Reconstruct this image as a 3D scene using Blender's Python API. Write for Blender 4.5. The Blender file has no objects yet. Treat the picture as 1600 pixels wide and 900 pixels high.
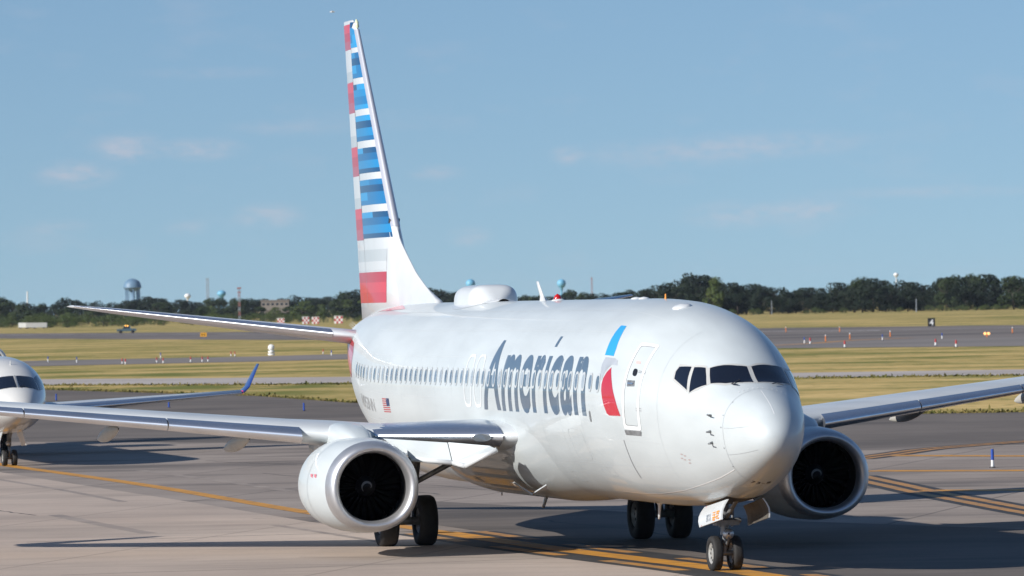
import bpy, bmesh, math, random
import numpy as np
from mathutils import Vector, Matrix
R = math.radians
rng = np.random.default_rng(7); random.seed(7)
scn = bpy.context.scene
COL = scn.collection

# ------------------------------------------------------------------ camera
CAM_H, PITCH, ROLL, FPX = 5.2232, 0.0026824, 0.019979, 9099.57
cam = bpy.data.cameras.new('camera'); camo = bpy.data.objects.new('camera', cam); COL.objects.link(camo)
cam.sensor_width = 36.0; cam.lens = FPX / 1600 * 36; cam.clip_start = 1.0; cam.clip_end = 40000
_f = Vector((0, math.cos(PITCH), math.sin(PITCH))); _u = Vector((0, -math.sin(PITCH), math.cos(PITCH))); _r = Vector((1, 0, 0))
_R2 = math.cos(ROLL) * _r - math.sin(ROLL) * _u; _U2 = math.sin(ROLL) * _r + math.cos(ROLL) * _u
m = Matrix((_R2, _U2, -_f)).transposed().to_4x4(); m.translation = (0, 0, CAM_H); camo.matrix_world = m
cam.dof.use_dof = True; cam.dof.focus_distance = 119; cam.dof.aperture_fstop = 5.0
scn.camera = camo

# ------------------------------------------------------------------ sun and sky
SHADOW = Vector((1.64, 1.02, -1.0)).normalized()           # direction in which the light travels
ELEV = math.asin(-SHADOW.z); AZ = math.atan2(-SHADOW.x, -SHADOW.y)
sun = bpy.data.lights.new('sun', 'SUN'); suno = bpy.data.objects.new('sun', sun); COL.objects.link(suno)
sun.energy = 4.9; sun.angle = R(0.53); sun.color = (1.0, 0.96, 0.90)
suno.rotation_euler = SHADOW.to_track_quat('-Z', 'Y').to_euler()

w = bpy.data.worlds.new('World'); scn.world = w; w.use_nodes = True
nt = w.node_tree; nt.nodes.clear(); N = nt.nodes.new; LK = nt.links.new
tc = N('ShaderNodeTexCoord')
mp = N('ShaderNodeMapping'); mp.inputs['Location'].default_value = (0, 0, 0.085)
sky = N('ShaderNodeTexSky'); sky.sky_type = 'NISHITA'; sky.sun_disc = False
sky.sun_elevation = ELEV; sky.sun_rotation = AZ; sky.air_density = 1.0; sky.dust_density = 0.0; sky.ozone_density = 4.6
LK(tc.outputs['Generated'], mp.inputs['Vector']); LK(mp.outputs[0], sky.inputs['Vector'])
# thin fair-weather cloud, low in the sky
mp2 = N('ShaderNodeMapping'); mp2.inputs['Scale'].default_value = (52, 52, 150); mp2.inputs['Location'].default_value = (3.1, 0.0, 0.6)
nz = N('ShaderNodeTexNoise'); nz.inputs['Scale'].default_value = 1.0; nz.inputs['Detail'].default_value = 7; nz.inputs['Roughness'].default_value = 0.55
LK(tc.outputs['Generated'], mp2.inputs['Vector']); LK(mp2.outputs[0], nz.inputs['Vector'])
rp = N('ShaderNodeValToRGB'); rp.color_ramp.elements[0].position = 0.55; rp.color_ramp.elements[1].position = 0.78
LK(nz.outputs['Fac'], rp.inputs['Fac'])
acc = None
def direction(px, py):
    dx, dy = px - 800, py - 450; c_, s_ = math.cos(ROLL), math.sin(ROLL)
    v = _f + _r * ((c_ * dx - s_ * dy) / FPX) - _u * ((s_ * dx + c_ * dy) / FPX); return v.normalized()
for cx, cy, rx, ry, k in ((200, 230, 60, 26, .9), (312, 233, 75, 20, .75), (118, 272, 70, 24, .8), (420, 337, 60, 22, .7), (330, 114, 130, 12, .22), (680, 270, 45, 14, .5), (885, 243, 28, 16, .6), (1050, 240, 190, 26, .4), (1210, 225, 190, 24, .45), (1150, 335, 90, 24, .55), (1262, 328, 75, 22, .65), (735, 370, 40, 18, .5), (445, 200, 110, 16, .3), (290, 356, 40, 14, .4), (1450, 300, 220, 12, .3), (90, 355, 60, 14, .4), (1750, 180, 160, 26, .6), (-160, 200, 130, 24, .6), (1950, 300, 160, 20, .6), (-300, 310, 160, 18, .6)):
    d = direction(cx, cy); sub = N('ShaderNodeVectorMath'); sub.operation = 'SUBTRACT'; sub.inputs[1].default_value = d; LK(tc.outputs['Generated'], sub.inputs[0])
    ml = N('ShaderNodeVectorMath'); ml.operation = 'MULTIPLY'; ml.inputs[1].default_value = (FPX / rx, FPX / rx * .3, FPX / ry); LK(sub.outputs[0], ml.inputs[0])
    ln = N('ShaderNodeVectorMath'); ln.operation = 'LENGTH'; LK(ml.outputs[0], ln.inputs[0])
    mr = N('ShaderNodeMapRange'); mr.interpolation_type = 'SMOOTHSTEP'; mr.inputs['From Min'].default_value = 1.25; mr.inputs['From Max'].default_value = 0.0; mr.inputs['To Max'].default_value = k; LK(ln.outputs['Value'], mr.inputs['Value'])
    if acc is None: acc = mr.outputs[0]
    else:
        ad = N('ShaderNodeMath'); ad.operation = 'ADD'; LK(acc, ad.inputs[0]); LK(mr.outputs[0], ad.inputs[1]); acc = ad.outputs[0]
nz2 = N('ShaderNodeTexNoise'); nz2.inputs['Scale'].default_value = 1.0; nz2.inputs['Detail'].default_value = 6; nz2.inputs['Roughness'].default_value = 0.6
mp3 = N('ShaderNodeMapping'); mp3.inputs['Scale'].default_value = (260, 260, 620); LK(tc.outputs['Generated'], mp3.inputs['Vector']); LK(mp3.outputs[0], nz2.inputs['Vector'])
mr2 = N('ShaderNodeMapRange'); mr2.inputs['From Min'].default_value = 0.30; mr2.inputs['From Max'].default_value = 0.62; LK(nz2.outputs['Fac'], mr2.inputs['Value'])
pf = N('ShaderNodeMath'); pf.operation = 'MULTIPLY'; LK(acc, pf.inputs[0]); LK(mr2.outputs[0], pf.inputs[1])
mul = N('ShaderNodeMath'); mul.operation = 'MULTIPLY_ADD'; mul.inputs[1].default_value = 0.10; LK(rp.outputs['Color'], mul.inputs[0])
pm = N('ShaderNodeMath'); pm.operation = 'MULTIPLY'; pm.inputs[1].default_value = 0.50; LK(pf.outputs[0], pm.inputs[0]); LK(pm.outputs[0], mul.inputs[2])
mx = N('ShaderNodeMix'); mx.data_type = 'RGBA'; mx.clamp_factor = False; mx.inputs['B'].default_value = (6.9, 6.1, 6.5, 1)
LK(mul.outputs[0], mx.inputs['Factor']); LK(sky.outputs[0], mx.inputs['A'])
bg = N('ShaderNodeBackground'); bg.inputs['Strength'].default_value = 0.086; LK(mx.outputs['Result'], bg.inputs['Color'])
wo = N('ShaderNodeOutputWorld'); LK(bg.outputs[0], wo.inputs['Surface'])

scn.view_settings.view_transform = 'Standard'; scn.view_settings.look = 'None'
scn.view_settings.exposure = 0.22; scn.view_settings.gamma = 1.0; scn.view_settings.use_curve_mapping = False
scn.render.engine = 'CYCLES'
scn.cycles.max_bounces = 8; scn.cycles.glossy_bounces = 4; scn.cycles.diffuse_bounces = 3
scn.cycles.caustics_reflective = False; scn.cycles.caustics_refractive = False

# ------------------------------------------------------------------ helpers
def ray(px, py):
    dx, dy = px - 800, py - 450; c, s = math.cos(ROLL), math.sin(ROLL)
    x = c * dx - s * dy; y = s * dx + c * dy; u = -y / FPX
    return Vector((x / FPX, math.cos(PITCH) - u * math.sin(PITCH), math.sin(PITCH) + u * math.cos(PITCH)))
def gnd(px, py, z=0.0):                      # measured photo point -> point on the ground
    r = ray(px, py); t = (z - CAM_H) / r.z; return Vector((r.x * t, r.y * t, z))
def at(px, py, Y):                           # measured photo point -> point at distance Y
    r = ray(px, py); t = Y / r.y; return Vector((r.x * t, Y, CAM_H + r.z * t))

def mesh(name, V, F, mats, parent=None, smooth=True, idx=None, loc=None):
    me = bpy.data.meshes.new(name)
    V = np.asarray(V, float)
    me.from_pydata(V.tolist(), [], [tuple(int(i) for i in f) for f in F])
    if not isinstance(mats, (list, tuple)): mats = [mats]
    for mt in mats: me.materials.append(mt)
    if idx is not None: me.polygons.foreach_set('material_index', np.asarray(idx, np.int32))
    if smooth: me.polygons.foreach_set('use_smooth', np.ones(len(me.polygons), bool))
    me.update()
    return link(name, me, parent, loc)
def link(name, me, parent=None, loc=None):
    o = bpy.data.objects.new(name, me); COL.objects.link(o)
    if parent: o.parent = parent
    if loc is not None: o.location = loc
    return o
def empty(name, loc=(0, 0, 0), rz=0.0):
    o = bpy.data.objects.new(name, None); COL.objects.link(o); o.location = loc; o.rotation_euler = (0, 0, rz); return o
def tag(o, label, cat, group=None):
    o['label'] = label; o['category'] = cat
    if group: o['group'] = group
    return o
def struct(o): o['kind'] = 'structure'; return o
def copy_tree(o, parent=None):
    c = o.copy(); COL.objects.link(c); c.parent = parent
    for ch in o.children: copy_tree(ch, c)
    return c
def fixn(o):
    bm = bmesh.new(); bm.from_mesh(o.data); bmesh.ops.recalc_face_normals(bm, faces=bm.faces); bm.to_mesh(o.data); bm.free(); return o

def grid_faces(n, k, closed=True, off=0):
    F = []
    for i in range(n - 1):
        for j in range(k if closed else k - 1):
            j2 = (j + 1) % k
            F.append((off + i * k + j, off + i * k + j2, off + (i + 1) * k + j2, off + (i + 1) * k + j))
    return F
class MB:                                     # collects boxes, tubes and lathes into one mesh
    def __init__(s): s.V = []; s.F = []; s.I = []; s.k = 0
    def add(s, V, F, k=None):
        o = len(s.V); s.V += [tuple(v) for v in V]; s.F += [tuple(i + o for i in f) for f in F]; s.I += [s.k if k is None else k] * len(F)
    def box(s, c, d, rot=None, k=None):
        P = [Vector((x * d[0] / 2, y * d[1] / 2, z * d[2] / 2)) for x in (-1, 1) for y in (-1, 1) for z in (-1, 1)]
        if rot is not None: P = [rot @ p for p in P]
        s.add([p + Vector(c) for p in P], [(0, 1, 3, 2), (4, 6, 7, 5), (0, 4, 5, 1), (2, 3, 7, 6), (0, 2, 6, 4), (1, 5, 7, 3)], k)
    def tube(s, a, b, r0, r1=None, n=14, k=None):
        a = Vector(a); b = Vector(b); r1 = r0 if r1 is None else r1
        d = (b - a).normalized(); q = d.to_track_quat('Z', 'Y'); X = q @ Vector((1, 0, 0)); Y = q @ Vector((0, 1, 0))
        V = []
        for p, r in ((a, r0), (b, r1)):
            for i in range(n):
                t = 2 * math.pi * i / n; V.append(p + (X * math.cos(t) + Y * math.sin(t)) * r)
        s.add(V, [(i, (i + 1) % n, n + (i + 1) % n, n + i) for i in range(n)] + [tuple(range(n))[::-1], tuple(range(n, 2 * n))], k)
    def lathe(s, o, axis, prof, n=32, k=None, closed=False):   # prof: (distance along axis, radius)
        o = Vector(o); d = Vector(axis).normalized(); q = d.to_track_quat('Z', 'Y'); X = q @ Vector((1, 0, 0)); Y = q @ Vector((0, 1, 0))
        V = []
        for h, r in prof:
            for i in range(n):
                t = 2 * math.pi * i / n; V.append(o + d * h + (X * math.cos(t) + Y * math.sin(t)) * r)
        F = grid_faces(len(prof), n)
        if closed: F += [((len(prof) - 1) * n + j, (len(prof) - 1) * n + (j + 1) % n, (j + 1) % n, j) for j in range(n)]
        s.add(V, F, k)
    def poly(s, P, k=None): s.add(P, [tuple(range(len(P)))], k)
    def build(s, name, mats, parent=None, smooth=False, loc=None):
        o = mesh(name, s.V, s.F, mats, parent, smooth, s.I, loc); fixn(o)
        return o
def sharp(o, ang=35):                        # smooth shading with crisp edges
    me = o.data; me.polygons.foreach_set('use_smooth', np.ones(len(me.polygons), bool))
    bm = bmesh.new(); bm.from_mesh(me)
    for e in bm.edges:
        if len(e.link_faces) != 2 or e.calc_face_angle(0) > R(ang): e.smooth = False
    bm.to_mesh(me); bm.free(); return o

# ------------------------------------------------------------------ materials
def mat(name, col, rough=0.5, metal=0.0, coat=0.0, spec=0.5, vary=0.0, vscale=1.0, vcol=None, emit=None, bump=0.0, bscale=20, stretch=(1, 1, 1), detail=5, lo=0.35, hi=0.65, rvary=0.0):
    mt = bpy.data.materials.new(name); mt.use_nodes = True
    t = mt.node_tree; b = t.nodes['Principled BSDF']
    b.inputs['Base Color'].default_value = (*col, 1); b.inputs['Roughness'].default_value = rough
    b.inputs['Metallic'].default_value = metal; b.inputs['Coat Weight'].default_value = coat; b.inputs['Coat Roughness'].default_value = 0.04
    b.inputs['Specular IOR Level'].default_value = spec
    if emit: b.inputs['Emission Color'].default_value = (*emit[0], 1); b.inputs['Emission Strength'].default_value = emit[1]
    tcn = t.nodes.new('ShaderNodeTexCoord'); mpn = t.nodes.new('ShaderNodeMapping'); mpn.inputs['Scale'].default_value = stretch
    t.links.new(tcn.outputs['Object'], mpn.inputs['Vector'])
    if vary or rvary:
        n = t.nodes.new('ShaderNodeTexNoise'); n.inputs['Scale'].default_value = vscale; n.inputs['Detail'].default_value = detail
        t.links.new(mpn.outputs[0], n.inputs['Vector'])
        r = t.nodes.new('ShaderNodeValToRGB'); r.color_ramp.elements[0].position = lo; r.color_ramp.elements[1].position = hi
        t.links.new(n.outputs['Fac'], r.inputs['Fac'])
        if vary:
            mxn = t.nodes.new('ShaderNodeMix'); mxn.data_type = 'RGBA'
            mxn.inputs['A'].default_value = (*col, 1); mxn.inputs['B'].default_value = (*(vcol or [c * (1 - vary) for c in col]), 1)
            t.links.new(r.outputs['Color'], mxn.inputs['Factor']); t.links.new(mxn.outputs['Result'], b.inputs['Base Color'])
        if rvary:
            mr = t.nodes.new('ShaderNodeMapRange'); mr.inputs['To Min'].default_value = rough; mr.inputs['To Max'].default_value = rough + rvary
            t.links.new(n.outputs['Fac'], mr.inputs['Value']); t.links.new(mr.outputs[0], b.inputs['Roughness'])
    if bump:
        n2 = t.nodes.new('ShaderNodeTexNoise'); n2.inputs['Scale'].default_value = bscale; n2.inputs['Detail'].default_value = 4
        t.links.new(mpn.outputs[0], n2.inputs['Vector'])
        bp = t.nodes.new('ShaderNodeBump'); bp.inputs['Strength'].default_value = bump; bp.inputs['Distance'].default_value = 0.02
        t.links.new(n2.outputs['Fac'], bp.inputs['Height']); t.links.new(bp.outputs[0], b.inputs['Normal'])
    return mt

PAINT = mat('aircraft_paint', (0.570, 0.615, 0.625), 0.48, coat=0.40, vary=0.11, vscale=1.6, stretch=(0.25, 1, 1), bump=0.04, bscale=0.9)
PAINTW = mat('white_paint', (0.66, 0.68, 0.685), 0.35, coat=0.6, vary=0.05, vscale=2.2)
WINGTOP = mat('wing_grey_paint', (0.60, 0.63, 0.645), 0.38, coat=0.3, vary=0.16, vscale=1.3, stretch=(1, 0.35, 1))
CHROME = mat('polished_metal', (0.82, 0.84, 0.88), 0.20, metal=0.93, vary=0.12, vscale=3, rvary=0.10, stretch=(1, 0.3, 1))
SATIN = mat('satin_metal', (0.66, 0.66, 0.67), 0.44, metal=0.85, vary=0.12, vscale=4)
DARK = mat('dark_metal', (0.035, 0.036, 0.04), 0.45, metal=0.6, vary=0.3, vscale=6)
BLADE = mat('fan_blade_shade', (0.0022, 0.0022, 0.0025), 0.6, spec=0.04)  # near black, the shade inside the inlet put into the blade colour
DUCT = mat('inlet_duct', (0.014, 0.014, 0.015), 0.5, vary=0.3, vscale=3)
GEAR = mat('gear_steel', (0.30, 0.31, 0.32), 0.42, metal=0.4, vary=0.35, vscale=9)
RIM = mat('wheel_rim', (0.44, 0.43, 0.40), 0.4, metal=0.2, vary=0.3, vscale=12)
RUBBER = mat('tyre_rubber', (0.022, 0.021, 0.021), 0.75, vary=0.35, vscale=10, bump=0.1, bscale=60)
GLASS = mat('cockpit_glass', (0.008, 0.011, 0.020), 0.04, spec=0.6, coat=0.3)
PANE = mat('cabin_pane', (0.19, 0.25, 0.31), 0.10, spec=0.5, vary=0.35, vscale=0.8)
PANE2 = mat('cabin_pane_dark', (0.13, 0.18, 0.23), 0.10, vary=0.3, vscale=0.8); PANE3 = mat('cabin_pane_blind', (0.36, 0.41, 0.45), 0.15, vary=0.2, vscale=0.8)  # darker and paler pane tones, picked at random per window
WFRAME = mat('window_surround', (0.50, 0.53, 0.55), 0.4, vary=0.1)
LET = mat('lettering_slate_blue', (0.105, 0.155, 0.215), 0.35, coat=0.6, vary=0.12, vscale=2)
RED = mat('livery_red', (0.52, 0.012, 0.030), 0.35, coat=0.6, vary=0.08, vscale=2)
BLUE = mat('livery_blue', (0.012, 0.22, 0.58), 0.35, coat=0.6)
SKYB = mat('livery_sky_blue', (0.03, 0.36, 0.78), 0.35, coat=0.6)
CAPG = mat('livery_silver', (0.46, 0.49, 0.53), 0.35, coat=0.6, vary=0.2, vscale=2.5)
OUTL = mat('door_outline_white', (0.82, 0.83, 0.83), 0.4, coat=0.4)
SEAM = mat('panel_seam', (0.23, 0.24, 0.25), 0.5)
BLK = mat('black_paint', (0.015, 0.015, 0.017), 0.5)
LENS = mat('lamp_glass', (0.10, 0.11, 0.12), 0.08, spec=0.8, coat=0.8)
ORANGE = mat('orange_paint', (0.75, 0.28, 0.03), 0.5)

# ------------------------------------------------------------------ the ground
def pl(pts): return [gnd(*p) for p in pts]
def extend(L, d0, d1):
    a = (L[0] - L[1]).normalized(); b = (L[-1] - L[-2]).normalized()
    return [L[0] + a * d0] + L + [L[-1] + b * d1]
def strip(name, top, bot, z, mt):
    P = [(p.x, p.y, z) for p in top] + [(p.x, p.y, z) for p in bot][::-1]
    bm = bmesh.new(); f = bm.faces.new([bm.verts.new(p) for p in P]); bm.normal_update()
    if f.normal.z < 0: f.normal_flip()
    bmesh.ops.triangulate(bm, faces=bm.faces[:], ngon_method='EAR_CLIP'); me = bpy.data.meshes.new(name); bm.to_mesh(me); bm.free(); me.materials.append(mt)
    return struct(link(name, me))

def grass_mat():
    mt = bpy.data.materials.new('grass'); mt.use_nodes = True; t = mt.node_tree; b = t.nodes['Principled BSDF']
    b.inputs['Roughness'].default_value = 0.9; b.inputs['Specular IOR Level'].default_value = 0.1
    tcn = t.nodes.new('ShaderNodeNewGeometry')
    def noise(sc, det, lo, hi, loc=(0, 0, 0)):
        mpn = t.nodes.new('ShaderNodeMapping'); mpn.inputs['Scale'].default_value = sc; mpn.inputs['Location'].default_value = loc
        t.links.new(tcn.outputs['Position'], mpn.inputs['Vector'])
        n = t.nodes.new('ShaderNodeTexNoise'); n.inputs['Scale'].default_value = 1.0; n.inputs['Detail'].default_value = det
        t.links.new(mpn.outputs[0], n.inputs['Vector'])
        r = t.nodes.new('ShaderNodeMapRange'); r.inputs['From Min'].default_value = lo; r.inputs['From Max'].default_value = hi
        t.links.new(n.outputs['Fac'], r.inputs['Value']); return r.outputs[0]
    def mixc(f, a, bb):
        x = t.nodes.new('ShaderNodeMix'); x.data_type = 'RGBA'; t.links.new(f, x.inputs['Factor'])
        for k, v in (('A', a), ('B', bb)):
            if isinstance(v, tuple): x.inputs[k].default_value = (*v, 1)
            else: t.links.new(v, x.inputs[k])
        return x.outputs['Result']
    a = mixc(noise((0.022, 0.050, 0.05), 6, 0.44, 0.59), (0.165, 0.175, 0.042), (0.60, 0.43, 0.175))
    c = mixc(noise((0.16, 0.10, 0.5), 5, 0.45, 0.66, (5, 3, 0)), a, (0.50, 0.355, 0.135))
    d = mixc(noise((0.8, 0.35, 2.0), 6, 0.52, 0.80, (1, 9, 0)), c, (0.15, 0.155, 0.036))
    t.links.new(d, b.inputs['Base Color']); return mt
GRASS = grass_mat()
V = [(-9000, -300, -0.02), (9000, -300, -0.02), (9000, 15000, -0.02), (-9000, 15000, -0.02)]
struct(mesh('ground', V, [(0, 1, 2, 3)], GRASS, smooth=False))

def pave_mat(name, base, light, dark, sc=1.0, streak=0.6, joint=0.0):
    mt = bpy.data.materials.new(name); mt.use_nodes = True; t = mt.node_tree; b = t.nodes['Principled BSDF']
    b.inputs['Roughness'].default_value = 0.82; b.inputs['Specular IOR Level'].default_value = 0.3
    g = t.nodes.new('ShaderNodeNewGeometry')
    def noise(sc_, det, lo, hi, loc=(0, 0, 0), rot=0.0):
        mpn = t.nodes.new('ShaderNodeMapping'); mpn.inputs['Scale'].default_value = sc_; mpn.inputs['Location'].default_value = loc; mpn.inputs['Rotation'].default_value = (0, 0, rot)
        t.links.new(g.outputs['Position'], mpn.inputs['Vector'])
        n = t.nodes.new('ShaderNodeTexNoise'); n.inputs['Scale'].default_value = 1.0; n.inputs['Detail'].default_value = det; n.inputs['Roughness'].default_value = 0.6
        t.links.new(mpn.outputs[0], n.inputs['Vector'])
        r = t.nodes.new('ShaderNodeMapRange'); r.inputs['From Min'].default_value = lo; r.inputs['From Max'].default_value = hi
        t.links.new(n.outputs['Fac'], r.inputs['Value']); return r.outputs[0]
    def mixc(f, a, bb, k=1.0):
        x = t.nodes.new('ShaderNodeMix'); x.data_type = 'RGBA'
        mm = t.nodes.new('ShaderNodeMath'); mm.operation = 'MULTIPLY'; mm.inputs[1].default_value = k; t.links.new(f, mm.inputs[0]); t.links.new(mm.outputs[0], x.inputs['Factor'])
        for kk, v in (('A', a), ('B', bb)):
            if isinstance(v, tuple): x.inputs[kk].default_value = (*v, 1)
            else: t.links.new(v, x.inputs[kk])
        return x.outputs['Result']
    c = mixc(noise((0.09 * sc, 0.05 * sc, 1), 6, 0.38, 0.64), base, light)
    c = mixc(noise((0.06 * sc, 0.13 * sc, 1), 7, 0.50, 0.66, (7, 2, 0), 0.22), c, dark, streak)      # old tyre and patch streaks across the pavement
    c = mixc(noise((0.35, 0.9, 1), 5, 0.45, 0.75, (1, 4, 0)), c, dark, 0.30)
    c = mixc(noise((9, 9, 9), 3, 0.4, 0.8), c, dark, 0.22)
    bk = t.nodes.new('ShaderNodeTexBrick'); bk.offset = 0; bk.inputs['Scale'].default_value = 1.0; bk.inputs['Brick Width'].default_value = 7.6; bk.inputs['Row Height'].default_value = 7.6; bk.inputs['Mortar Size'].default_value = 0.05; bk.inputs['Mortar Smooth'].default_value = 0.3
    mb_ = t.nodes.new('ShaderNodeMapping'); mb_.inputs['Rotation'].default_value = (0, 0, 0.235); t.links.new(g.outputs['Position'], mb_.inputs['Vector']); t.links.new(mb_.outputs[0], bk.inputs['Vector'])
    c = mixc(bk.outputs['Fac'], c, tuple(0.6 * q for q in dark), joint)
    t.links.new(c, b.inputs['Base Color'])
    n2 = t.nodes.new('ShaderNodeTexNoise'); n2.inputs['Scale'].default_value = 25; t.links.new(g.outputs['Position'], n2.inputs['Vector'])
    bpn = t.nodes.new('ShaderNodeBump'); bpn.inputs['Strength'].default_value = 0.25; bpn.inputs['Distance'].default_value = 0.01
    t.links.new(n2.outputs['Fac'], bpn.inputs['Height']); t.links.new(bpn.outputs[0], b.inputs['Normal'])
    return mt
ASPH = pave_mat('asphalt', (0.140, 0.117, 0.100), (0.190, 0.160, 0.137), (0.066, 0.058, 0.052))
CONC = pave_mat('concrete', (0.275, 0.226, 0.190), (0.36, 0.30, 0.255), (0.115, 0.099, 0.088), 1.2, 0.85, 0.6)
RWY = pave_mat('runway_asphalt', (0.18, 0.152, 0.133), (0.235, 0.20, 0.178), (0.065, 0.060, 0.057), 0.25, 0.85)
TAXI = pave_mat('taxiway_asphalt', (0.21, 0.185, 0.165), (0.25, 0.22, 0.20), (0.15, 0.135, 0.125), 0.3)
GRAVEL = pave_mat('gravel_strip', (0.43, 0.38, 0.35), (0.50, 0.45, 0.41), (0.30, 0.27, 0.24), 0.5)
edge = [Vector((-160, 790, 0)), Vector((-60, 486, 0))] + pl([(70, 609), (400, 618.6), (549, 629.5), (1432, 646.7), (1600, 644)]) + [Vector((90, 248, 0)), Vector((400, 235, 0))]
near = [Vector((-160, -60, 0)), Vector((-60, -60, 0)), Vector((0, -60, 0)), Vector((60, -60, 0)), Vector((400, -60, 0))]
strip('taxiway', edge, near, 0.000, ASPH)
strip('apron', [Vector((-160, 262, 0)), Vector((-60, 248, 0))] + pl([(0, 690), (350, 692), (1360, 700), (1600, 695)]) + [Vector((60, 199, 0)), Vector((400, 190, 0))], near, 0.004, CONC)
LCONC = pave_mat('pale_concrete', (0.44, 0.35, 0.285), (0.52, 0.42, 0.345), (0.25, 0.21, 0.18), 1.0, 0.55, 0.45)
e_ = [Vector((-60, 215, 0))] + pl([(0, 738), (120, 757), (300, 785), (480, 815), (690, 846), (870, 871), (1000, 885), (1150, 903)]) + [Vector((8, 84, 0)), Vector((14, 60, 0)), Vector((22, 20, 0))]
strip('near_apron', e_, [Vector((-90, q.y - 60, 0)) if i < 3 else Vector((-90 + i, -55, 0)) for i, q in enumerate(e_)], 0.0065, LCONC)
P_ = [Vector((x_ + .9, y_, 0)) for x_, y_ in ((-6.5, 153), (-1.7, 133.8), (.8, 123.5), (2.5, 117.8), (4.2, 111.7), (6.6, 101), (10, 84), (14, 60), (22, 20))]
strip('taxi_lane', P_, [p + Vector((11 if i > 1 else 3 + 4 * i, 3, 0)) for i, p in enumerate(P_)], 0.006, ASPH)
Atop = [Vector((-520, 2900, 0)), Vector((-300, 2120, 0)), Vector((-134, 1535, 0)), Vector((45, 1031, 0)), Vector((84, 965, 0)), Vector((330, 690, 0))]
Abot = [Vector((-520, 2560, 0)), Vector((-260, 1740, 0)), Vector((-108, 1231, 0)), Vector((28, 705, 0)), Vector((62, 660, 0)), Vector((330, 380, 0))]
strip('runway', Atop, Abot, 0.000, RWY)
strip('far_taxiway', extend(pl([(37, 564), (400, 557)]) + [Vector((30, 704, 0)), Vector((62, 700, 0))], 250, 250), extend(pl([(42, 572.5), (400, 565), (1225, 544), (1562, 541)]), 250, 250), 0.004, TAXI)
strip('service_road', extend(pl([(70, 592.5), (400, 590), (1240, 582.5), (1600, 577)]), 250, 250), extend(pl([(70, 602), (400, 601), (1240, 591), (1600, 586)]), 250, 250), 0.000, GRAVEL)

# painted lines
YEL = mat('taxi_line_yellow', (0.62, 0.28, 0.025), 0.6, vary=0.5, vscale=1.6, lo=0.45, hi=0.75, vcol=(0.27, 0.15, 0.06))
YELD = mat('taxi_line_worn', (0.50, 0.235, 0.05), 0.6, vary=0.5, vscale=1.8, lo=0.40, hi=0.70, vcol=(0.22, 0.15, 0.09))
TAR = mat('line_black_border', (0.045, 0.043, 0.042), 0.7, vary=0.4, vscale=1.5)
WHT = mat('runway_white', (0.6, 0.6, 0.58), 0.6, vary=0.5, vscale=0.4)
def smooth_path(P, n=120):
    P = [Vector(p) for p in P]; out = []
    for i in range(len(P) - 1):
        a = P[max(i - 1, 0)]; b = P[i]; c = P[i + 1]; d = P[min(i + 2, len(P) - 1)]
        k = max(2, n // (len(P) - 1))
        for j in range(k):
            t = j / k; out.append(0.5 * ((2 * b) + (c - a) * t + (2 * a - 5 * b + 4 * c - d) * t * t + (3 * b - a - 3 * c + d) * t ** 3))
    return out + [P[-1]]
def ribbon(name, P, off, hw, z, mt, dash=None):
    V = []; F = []; L = 0; on = []
    for i, p in enumerate(P):
        a = P[max(i - 1, 0)]; b = P[min(i + 1, len(P) - 1)]; d = (b - a); d.z = 0; d.normalize(); nrm = Vector((-d.y, d.x, 0))
        for s_ in (-1, 1):
            q = p + nrm * (off + s_ * hw); V.append((q.x, q.y, z))
        on.append(True if not dash else (L % (dash[0] + dash[1])) < dash[0])
        if i < len(P) - 1: L += (P[i + 1] - p).length
    for i in range(len(P) - 1):
        if on[i]: F.append((2 * i, 2 * i + 1, 2 * i + 3, 2 * i + 2))
    o = mesh(name, V, F, mt, smooth=False); fixn(o); return struct(o)
main = smooth_path([Vector((-31, 262, 0)), Vector((-23, 224, 0))] + pl([(20, 729), (100, 740), (250, 762), (480, 801), (690, 832), (870, 858), (1000, 874), (1150, 893)]) + [Vector((6.6, 101, 0)), Vector((10, 84, 0))], 900)
ribbon('centre_line', [p for p in main if p.y < 133.9], 0, 0.33, 0.012, YEL); ribbon('centre_line', [p for p in main if p.y > 133.3], 0, 0.25, 0.012, YEL)
enh = [p for p in main if p.y < 133.5]
ribbon('centre_line_border', enh, 0, 1.22, 0.008, TAR)
for s_ in (-1, 1): ribbon('centre_line_dashes', enh, s_ * 0.80, 0.17, 0.012, YELD, (5.2, 3.0))
for P, in (([(1330, 718), (1355, 715), (1400, 709), (1450, 702), (1520, 696), (1600, 690), (1690, 684)],), ([(1330, 744), (1358, 750), (1400, 759), (1450, 770), (1530, 785), (1600, 798), (1700, 815)],)):
    Q = smooth_path(pl(P), 120)
    ribbon('side_line_border', Q, 0, 0.75, 0.008, TAR)
    for s_ in (-1, 1): ribbon('side_line', Q, s_ * 0.30, 0.17, 0.012, YELD)
for P in ([(1392, 712), (1500, 712.5), (1700, 713)], [(1358, 736), (1500, 735.8), (1700, 735)], [(1440, 767), (1520, 766.6), (1700, 765)]):
    Q = smooth_path(pl(P), 40); ribbon('cross_line', Q, 0, 0.62, 0.010, YEL)
Q = smooth_path([Vector((-160, 1540, 0)), Vector((36, 940, 0)), Vector((78, 890, 0)), Vector((300, 640, 0))], 300)
ribbon('runway_edge_line', Q, 0, 0.9, 0.006, WHT, (30, 9))
Q = smooth_path(pl([(1100, 545), (1260, 537), (1330, 532), (1420, 528)]), 60); ribbon('far_taxi_line', Q, 0, 1.0, 0.009, YELD)

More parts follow.
